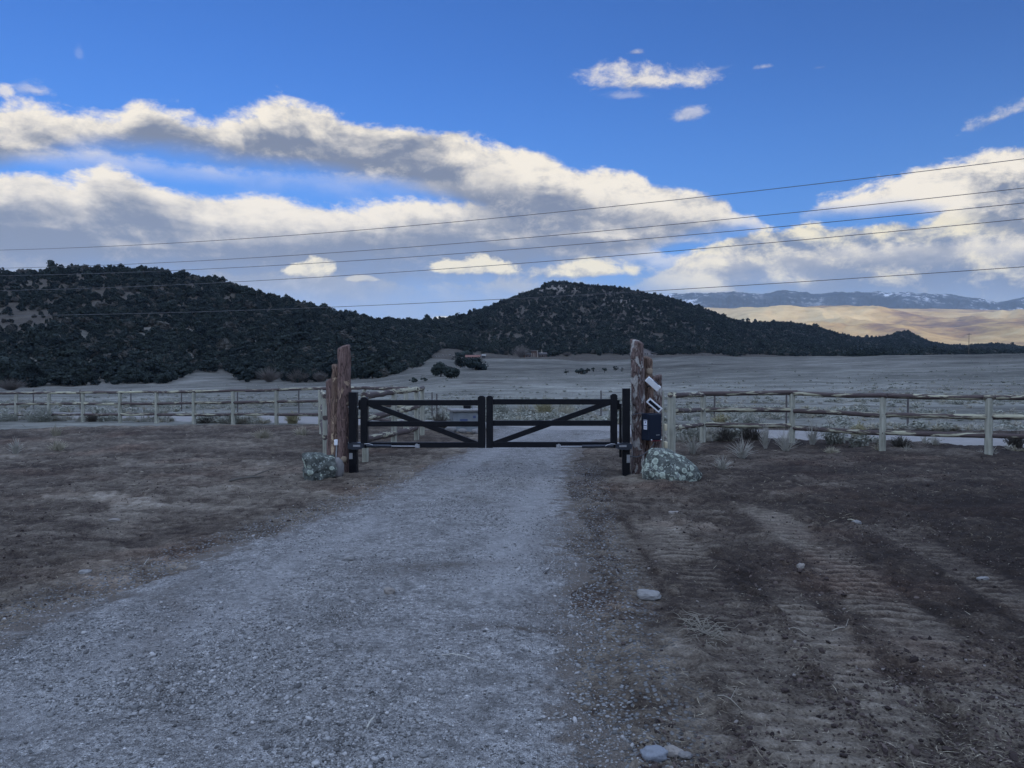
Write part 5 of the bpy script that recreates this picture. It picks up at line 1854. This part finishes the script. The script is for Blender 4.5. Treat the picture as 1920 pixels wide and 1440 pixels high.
r_ = np.random.default_rng(21)
X_, Y_ = scatter(190000, 2.4, 13, -1.05, .42, r_)
eL, eR = drive_edges(Y_)
spread = r_.normal(0, .22, len(X_))
keep = (X_ > eL - .05 + spread) & (X_ < eR - .04 + spread * .6)
cl = fbm(X_ * 1.6, Y_ * 1.3, 3.3, o=4)
edge_r = np.exp(-((X_ - eR + .1) / .22) ** 2)
tt_ = (X_ - eL) / (eR - eL)
pk = np.exp(-(((tt_ - .30) / .085) ** 2)) + np.exp(-(((tt_ - .80) / .085) ** 2))
keep &= r_.uniform(0, 1, len(X_)) < np.clip((.45 + .9 * cl) * (1 - .6 * pk) + .15 * edge_r, .04, 1)
X_, Y_ = X_[keep], Y_[keep]
rad = np.clip(r_.lognormal(math.log(.0047), .42, len(X_)), .0025, .020)
rad = np.maximum(rad, .0010 * Y_)
Z_ = surf_z(X_, Y_)
P = np.stack([X_, Y_, Z_], -1)
bigp = rad > .011
stuff('gravel', [pebbles(P[bigp], rad[bigp], 2, r_, .62, .07), pebbles(P[~bigp], rad[~bigp], 1, r_, .62, .10)], MAT['pebble'], 'loose grey pebbles strewn over the driveway')

X_, Y_ = scatter(130000, 2.2, 14, -.95, 1.05, r_)
eL, eR = drive_edges(Y_)
m, lug = track_mask(X_, Y_)
cl = fbm(X_ * 1.2, Y_ * 1.0, 7.3, o=4)
keep = ((X_ > eR + .08) | (X_ < eL - .1)) & (r_.uniform(0, 1, len(X_)) < np.clip((.30 + .8 * cl) * (1 - .75 * m) * np.where(X_ > 0, 1, .35), .02, 1))
X_, Y_ = X_[keep], Y_[keep]
rad = np.clip(r_.lognormal(math.log(.0055), .5, len(X_)), .0025, .022)
rad = np.maximum(rad, .0009 * Y_)
P = np.stack([X_, Y_, ground_z(X_, Y_)], -1)
stuff('dirt_clods', [pebbles(P, rad, 1, r_, .7, .22)], MAT['clod'], 'dark crumbs of churned soil beside the driveway', False)

X_, Y_ = scatter(120000, 2.2, 22, -.95, 1.05, r_)
eL, eR = drive_edges(Y_)
cl = fbm(X_ * .9, Y_ * .8, 1.3, o=4)
keep = ((X_ > eR + .1) | (X_ < eL - .1)) & (r_.uniform(0, 1, len(X_)) < np.clip(.20 + .55 * cl + .25 * (Y_ > 9), .02, 1))
X_, Y_ = X_[keep], Y_[keep]
n = len(X_)
L = np.clip(r_.lognormal(math.log(.024), .6, n), .008, .14) * np.where(Y_ > 8, 1.5, 1)
wd_ = np.maximum(.0012, .00032 * Y_)
a = r_.uniform(0, 2 * np.pi, n)
d = np.stack([np.cos(a), np.sin(a), r_.normal(.05, .22, n)], -1)
s = np.stack([-np.sin(a), np.cos(a), r_.normal(0, .5, n)], -1) * wd_[:, None]
c = np.stack([X_, Y_, ground_z(X_, Y_) + .004 + np.abs(d[:, 2]) * L * .4], -1)
mid = c + np.stack([r_.normal(0, 1, n), r_.normal(0, 1, n), np.abs(r_.normal(0, .6, n))], -1) * (L * .08)[:, None]
A_, B_ = c - d * L[:, None] / 2, c + d * L[:, None] / 2
V = np.stack([A_, mid - s, B_, mid + s], 1).reshape(-1, 3)
stuff('straw_litter', [(V, np.arange(4 * n).reshape(n, 4), np.repeat(r_.uniform(0, 1, n), 4))], MAT['litter'], 'bits of straw and twig scattered over the soil', False)


# ------------------------------------------------------------------ instanced cover (geometry nodes)
def cover(name, P, scl, idx, protos, label, cat):
    me = bpy.data.meshes.new(name)
    me.from_pydata(P.tolist(), [], [])
    a = me.attributes.new('scl', 'FLOAT_VECTOR', 'POINT'); a.data.foreach_set('vector', np.asarray(scl, np.float32).ravel())
    a = me.attributes.new('idx', 'INT', 'POINT'); a.data.foreach_set('value', np.asarray(idx, np.int32))
    a = me.attributes.new('rot', 'FLOAT_VECTOR', 'POINT')
    rot = np.zeros((len(P), 3), np.float32); rot[:, 2] = rng.uniform(0, 6.28, len(P))
    a.data.foreach_set('vector', rot.ravel())
    o = link(name, me)
    g = bpy.data.node_groups.new(name + '_spread', 'GeometryNodeTree')
    g.interface.new_socket('Geometry', in_out='INPUT', socket_type='NodeSocketGeometry')
    g.interface.new_socket('Geometry', in_out='OUTPUT', socket_type='NodeSocketGeometry')
    N = g.nodes; Lk = g.links
    gi = N.new('NodeGroupInput'); go = N.new('NodeGroupOutput')
    iop = N.new('GeometryNodeInstanceOnPoints')
    join = N.new('GeometryNodeJoinGeometry')
    for pobj in reversed(protos):
        oi = N.new('GeometryNodeObjectInfo'); oi.transform_space = 'ORIGINAL'
        oi.inputs['Object'].default_value = pobj; oi.inputs['As Instance'].default_value = True
        Lk.new(oi.outputs['Geometry'], join.inputs[0])

    def na(nm, t):
        q = N.new('GeometryNodeInputNamedAttribute'); q.data_type = t; q.inputs[0].default_value = nm
        return q.outputs[0]
    e2r = N.new('FunctionNodeEulerToRotation')
    Lk.new(na('rot', 'FLOAT_VECTOR'), e2r.inputs[0])
    Lk.new(gi.outputs[0], iop.inputs['Points'])
    Lk.new(join.outputs[0], iop.inputs['Instance'])
    iop.inputs['Pick Instance'].default_value = True
    Lk.new(na('idx', 'INT'), iop.inputs['Instance Index'])
    Lk.new(e2r.outputs[0], iop.inputs['Rotation'])
    Lk.new(na('scl', 'FLOAT_VECTOR'), iop.inputs['Scale'])
    Lk.new(iop.outputs[0], go.inputs[0])
    md = o.modifiers.new('spread', 'NODES'); md.node_group = g
    return tag(o, label, cat, kind='stuff')


# ---- pasture cover: bunch grass and low sage; the clumps along the road are plants of their own
r_ = np.random.default_rng(31)
cov = []
for k in range(6):
    cov.append(twig_mesh('bunch_grass', .26, .40, 100 + k, 'palestraw' if k % 3 else 'straw', 26, .010, .3))
for k in range(3):
    cov.append(twig_mesh('low_sage', .34, .55, 120 + k, 'sage', 30, .009, .2, 90, .04, root=.3))
protos = []
seeds = [(-640, 33.5), (120, 34), (230, 33.5), (330, 33.6), (480, 33.0), (640, 33), (1150, 27), (1290, 25.5), (1580, 23.2)]
PLAB = ['bunch grass beyond the road, out at the far left', 'bunch grass over the road behind the fourth post of the long fence', 'bunch grass over the road behind the fifth post of the long fence',
        'bunch grass over the road behind the seventh post of the long fence', 'bunch grass over the road behind the ninth post of the long fence', 'bunch grass over the road hidden by the stepped left pillar',
        'low sage over the road beside the right hand hinge', 'low sage over the road behind the round topped fence post', 'low sage over the road between the third and fourth fence posts']
for k, (px, D) in enumerate(seeds):
    X0 = (px - 960) / 1440 * D
    protos.append(put('bunch_grass' if k < 6 else 'low_sage', cov[k], (X0, D, float(terrain(X0, D)) - .02), PLAB[k], 'grass tuft' if k < 6 else 'bush', 'plants across the road'))
n = 60000
D_ = np.exp(r_.uniform(math.log(21), math.log(330), n))
u_ = r_.uniform(-1.0, .85, n)
X_, Y_ = u_ * D_, D_
yc_ = np.interp(X_, ROAD[:, 0], ROAD[:, 1]); wdd = np.interp(X_, ROAD[:, 0], rw)
dens = fbm(X_ / 5, Y_ / 3.5, 2, o=4) + .5 * fbm(X_ / 40, Y_ / 18, 9, o=3)
keep = (Y_ > yc_ + wdd * 1.15) & (r_.uniform(0, 1, n) < np.clip(.22 + .7 * dens, .02, 1) * np.clip(1.1 - Y_ / 150, .12, 1))
drk = np.exp(-(((960 + 1440 * u_ - 905) / 90) ** 2 + ((Y_ - 165) / 22) ** 2))
keep &= drk < .3
X_, Y_ = X_[keep], Y_[keep]
n = len(X_)
s0 = r_.uniform(.45, 1.15, n) * (1 + .35 * sst(Y_, 60, 200))
scl = np.stack([s0 * r_.uniform(.9, 1.5, n), s0 * r_.uniform(.9, 1.5, n), s0 * r_.uniform(.4, .85, n)], -1)
idx = np.where(r_.uniform(0, 1, n) < .70, r_.integers(0, 6, n), r_.integers(6, 9, n))
cover('pasture_grass', np.stack([X_, Y_, terrain(X_, Y_) - .03], -1), scl, idx, protos, 'pale bunch grass and sage covering the pasture', 'grass')

# ---- scrubby grass along the fence lines and road edges
n = 9000
X_ = r_.uniform(-24, 16, n)
side_ = r_.uniform(0, 1, n) < .5
fx = [-24, -17.4, -12, -5.9, -2.4, 2.77, 4.2, 6.1, 7.15, 8.7, 11, 16]
fy = [28.0, 26.9, 25.6, 23.6, 20.0, 15.5, 16.7, 16.7, 14.9, 14.1, 13.3, 12.6]
yf_ = np.interp(X_, fx, fy) + .35
yr_ = np.interp(X_, ROAD[:, 0], ROAD[:, 1]) - np.interp(X_, ROAD[:, 0], rw) * 1.0
Y_ = yf_ + (np.maximum(yr_ - yf_, .3)) * r_.uniform(-.15, 1, n) ** 1.0
dens = fbm(X_ / 1.1, Y_ / .8, 12, o=3)
keep = (r_.uniform(0, 1, n) < np.clip(.32 + .9 * dens, 0, 1)) & ~((X_ > -2.9) & (X_ < 3.2)) & (r_.uniform(0, 1, n) < np.where(X_ > 6.3, .12, np.where(X_ > 0, .9, .5)))
keep &= ~((X_ > -8) & (X_ < -2))
X_, Y_ = X_[keep], Y_[keep]
n = len(X_)
s0 = r_.lognormal(-.35, .35, n)
scl = np.stack([s0, s0, s0 * r_.uniform(.5, 1.2, n)], -1)
cover('verge_grass', np.stack([X_, Y_, terrain(X_, Y_) - .03], -1), scl, np.where(r_.uniform(0, 1, n) < .8, r_.integers(0, 6, n), r_.integers(6, 9, n)), protos, 'dry grass along the fences and the road edge', 'grass')

# ------------------------------------------------------------------ trees
r_ = np.random.default_rng(41)
jun = []
for k in range(10):
    h = [4.6, 4.0, 5.2, 3.6, 4.4, 5.6, 3.2, 4.8, 4.2, 3.8][k]
    w = [4.4, 4.2, 4.4, 4.0, 3.6, 4.6, 3.8, 3.8, 4.8, 3.4][k]
    jun.append(tree_mesh('juniper', h, w, 200 + k, 'scrub' if k in (3, 6) else 'juniper', 20 + k % 4 * 3, 15, .40, .12))
near_j = [tree_mesh('juniper', h, w, 230 + k, 'juniper', 34, 34, .26, .10) for k, (h, w) in enumerate(((4.4, 4.6), (4.9, 4.0), (3.9, 4.8), (5.4, 4.4)))]

FOOT = np.array([(-700, 285), (150, 285), (300, 300), (345, 330), (370, 372), (430, 372), (460, 318), (600, 306), (690, 322), (740, 360), (775, 420), (790, 470), (812, 640), (840, 700), (950, 705), (1000, 712), (1060, 715), (1150, 722), (1230, 740), (1300, 760), (2200, 800)])


def ridge_ok(X_, Y_):
    """keep what is not far behind its ridge line"""
    u = X_ / Y_
    i = np.clip(((u - UG[0]) / (UG[1] - UG[0])).round().astype(int), 0, len(UG) - 1)
    yp = 690 - (TAB - EYE) / np.exp(LG)[None] * 1440
    far = np.exp(LG) > 560
    jmin = np.argmin(np.where(far[None], yp, 1e9), axis=1)
    return Y_ < np.exp(LG)[jmin][i] * 1.09


def grove(n, u0, u1, d0, d1):
    u = r_.uniform(u0, u1, n)
    D = np.sqrt(r_.uniform(d0 ** 2, d1 ** 2, n))
    return u * D, D


def accept(X_, Y_, sp):
    px = 960 + 1440 * X_ / Y_
    z = terrain(X_, Y_, False)
    py = 690 - (z - EYE) / Y_ * 1440
    ft = np.interp(px, FOOT[:, 0], FOOT[:, 1]) * (1 + .05 * vn(px / 22.0, 3.0))
    k = (Y_ > ft) & ridge_ok(X_, Y_)
    pat = .75 * fbm(X_ / 13, Y_ / 26, 4, o=3) + .5 * fbm(X_ / 60, Y_ / 60, 4, o=3)
    left_up = sst(py, 640, 540) * sst(px, 620, 420)
    dens = np.clip(1.0 - left_up * .55 * sst(pat, -.45, .45) - .28 * sst(pat, .3, .8), .05, 1)
    dens *= 1 - .97 * np.exp(-(((px - 30) / 90) ** 4 + ((py - 602) / 26) ** 4))
    dens *= 1 - .45 * np.exp(-(((px - 360) / 60) ** 2 + ((py - 545) / 18) ** 2))
    dens *= 1 - .85 * np.exp(-(((px - 1042) / 36) ** 2 + ((py - 546) / 9) ** 2))
    dens *= 1 - .80 * np.exp(-(((px - 1150) / 42) ** 2 + ((py - 552 - (px - 1150) * .22) / 5) ** 2))
    dens *= 1 - .5 * np.exp(-(((px - 830) / 60) ** 2 + ((py - 618) / 4) ** 2))
    dens *= 1 - .6 * np.exp(-(((px - 960) / 70) ** 2 + ((py - 630) / 4) ** 2))
    dens *= 1 - .7 * np.exp(-(((px - 90) / 14) ** 2 + ((py - 706) / 8) ** 2))
    return k & (r_.uniform(0, 1, len(X_)) < dens)


Xa, Ya = grove(30000, -1.0, -.05, 280, 980)
Xb, Yb = grove(140000, -.22, .75, 560, 2700)
X_ = np.concatenate([Xa, Xb]); Y_ = np.concatenate([Ya, Yb])
k = accept(X_, Y_, 0)
X_, Y_ = X_[k], Y_[k]
s0 = r_.lognormal(-.22, .33, len(X_)) * np.where(Y_ > 600, 1.08, 1.0)
scl = np.stack([s0 * r_.uniform(.85, 1.15, len(X_)), s0 * r_.uniform(.85, 1.15, len(X_)), s0 * r_.uniform(.8, 1.2, len(X_))], -1)
# individuals: the nearest in view
inv = np.abs(X_ / Y_) < .70
order = np.argsort(np.where(inv, Y_, 1e9))
ind = order[:290]
protos = []
NAMES = [(120, 'scattered at the far left foot of the left hill'), (260, 'at the foot of the left hill behind the long fence'), (430, 'by the clearing at the foot of the left hill'),
         (590, 'at the foot of the left hill just left of the stepped pillar'), (720, 'behind the stepped left pillar'), (830, 'where the left hill runs down to the pasture')]
for q, i in enumerate(ind):
    px = 960 + 1440 * X_[i] / Y_[i]
    nm_ = [t for lim, t in NAMES if px < lim]
    where = nm_[0] if nm_ else 'below the central hill'
    o = link('juniper', near_j[q % 4] if q >= 10 else jun[q])
    o.location = (X_[i], Y_[i], float(terrain(X_[i], Y_[i])) - .15)
    o.scale = scl[i]
    o.rotation_euler = (0, 0, r_.uniform(0, 6.28))
    tag(o, 'dark green juniper ' + where, 'tree', 'junipers along the foot of the hills, ' + where)
    if q < 10:
        protos.append(o)
rest = np.setdiff1d(np.arange(len(X_)), ind)
cover('forest', np.stack([X_[rest], Y_[rest], terrain(X_[rest], Y_[rest]) - .15], -1), scl[rest], r_.integers(0, 10, len(rest)), protos, 'dark juniper woods covering the hills', 'trees')

TREES = [  # px centre, base py, width px, height px, label, seed
    (826, 707, 30, 27, 'rounded juniper standing out in front, left of the bushy pair', 1), (846, 709, 26, 21, 'lower rounded juniper touching the right side of its neighbour', 2),
    (892, 693, 42, 25, 'big round juniper in front of the rust roofed cabin', 3), (863, 690, 26, 31, 'ragged juniper left of the rust roofed cabin', 4), (876, 673, 26, 22, 'dark juniper behind the left end of the cabin', 5),
    (1062, 701, 9, 11, 'tiny lone tree on a thin trunk in mid pasture', 6), (1090, 700, 22, 9, 'low wide shrub in mid pasture', 7), (1099, 699, 14, 11, 'rounded shrub against the right side of the low wide one', 8),
    (1112, 698, 8, 10, 'small upright tree in the middle of the pasture row', 9), (1133, 699, 11, 11, 'round topped tree in the pasture row', 10), (1154, 696, 11, 10, 'thin tree near the right end of the pasture row', 11),
    (1166, 697, 6, 9, 'rightmost little tree of the pasture row, by the tall log', 12), (796, 714, 12, 8, 'small low shrub left of the standing out junipers', 13), (775, 716, 16, 9, 'low shrub at the wood edge left of the small one', 14)]
for px, py, wp_, hp, lb, sd in TREES:
    p = hit(px, py, 60)
    kk_ = p.y / 1440
    small = hp < 14
    me = tree_mesh('juniper', hp * kk_, wp_ * kk_, 300 + sd, 'juniper', 16 if small else 40, 14 if small else 46, (.20 if small else .24) * hp * kk_ / 4.5 if small else .26, .28 if sd in (6, 9, 10, 11) else .06)
    put('juniper', me, (p.x, p.y, p.z - .1), lb, 'tree', 'trees standing in the pasture', rz=0)

BARE = [(978, 668, 44, 25, 'grey leafless tree left of the ranch house'), (1063, 668, 20, 9, 'small grey leafless shrub right of the ranch house'),
        (505, 716, 60, 30, 'grey leafless thicket at the hill foot by the ninth fence post'), (558, 718, 50, 26, 'grey leafless thicket at the hill foot by the left pillar'), (600, 716, 34, 22, 'grey leafless shrub right beside the left pillar'),
        (20, 731, 70, 24, 'grey leafless thicket at the far left end of the field'), (168, 664, 20, 18, 'grey leafless shrub high on the left hillside')]
for i, (px, py, wp_, hp, lb) in enumerate(BARE):
    p = hit(px, py, 60)
    kk_ = p.y / 1440
    me = twig_mesh('bare_tree', hp * kk_, wp_ * kk_, 400 + i, 'bare', 420, .07 * p.y / 500, .1, 500, .16 * p.y / 500)
    put('bare_tree', me, (p.x, p.y, p.z - .1), lb, 'tree', 'leafless trees')


# ------------------------------------------------------------------ unseen cloud deck, added out to the right to keep the low sun off the mesa
def added_cloud_deck():
    Vs, Fs, n = [], [], 0
    v, f = ico(4)
    r = np.random.default_rng(3)
    for k in range(26):
        t = k / 25
        c = np.array([11200 + 6600 * t + r.normal(0, 250), -900 + r.normal(0, 700), 2850 + r.normal(0, 90)])
        s = np.array([r.uniform(800, 1250), r.uniform(800, 1300), r.uniform(330, 470)])
        d = 1 + .22 * fbm(v[:, 0] * 1.6 + k * 3, v[:, 1] * 1.6, v[:, 2] * 1.6, o=4)
        w = v * d[:, None]
        w[:, 2] = np.where(w[:, 2] < 0, w[:, 2] * .55, w[:, 2])
        Vs.append(w * s + c); Fs.append(f + n); n += len(v)
    me = mesh_np('clouds', np.concatenate(Vs), np.concatenate(Fs), MAT['cloud'])
    return tag(link('clouds', me), 'unseen bank of cloud added to shade the mesa', 'cloud', kind='stuff')


added_cloud_deck()

# ------------------------------------------------------------------ haze
HAZE = True
if HAZE:
    mh = bpy.data.materials.new('haze')
    mh.use_nodes = True
    nt_ = mh.node_tree
    for nd in list(nt_.nodes):
        if nd.type != 'OUTPUT_MATERIAL':
            nt_.nodes.remove(nd)
    out = [nd for nd in nt_.nodes if nd.type == 'OUTPUT_MATERIAL'][0]
    pv = nt_.nodes.new('ShaderNodeVolumePrincipled')
    pv.inputs['Color'].default_value = (.55, .75, 1.0, 1)
    pv.inputs['Density'].default_value = 2.6e-5
    nt_.links.new(pv.outputs[0], out.inputs['Volume'])
    me = MB().box((6000, 5500, 800), (36000, 30000, 1710)).mesh('haze', mh)
    tag(link('haze', me), 'pale blue air over the land', 'haze', kind='stuff')
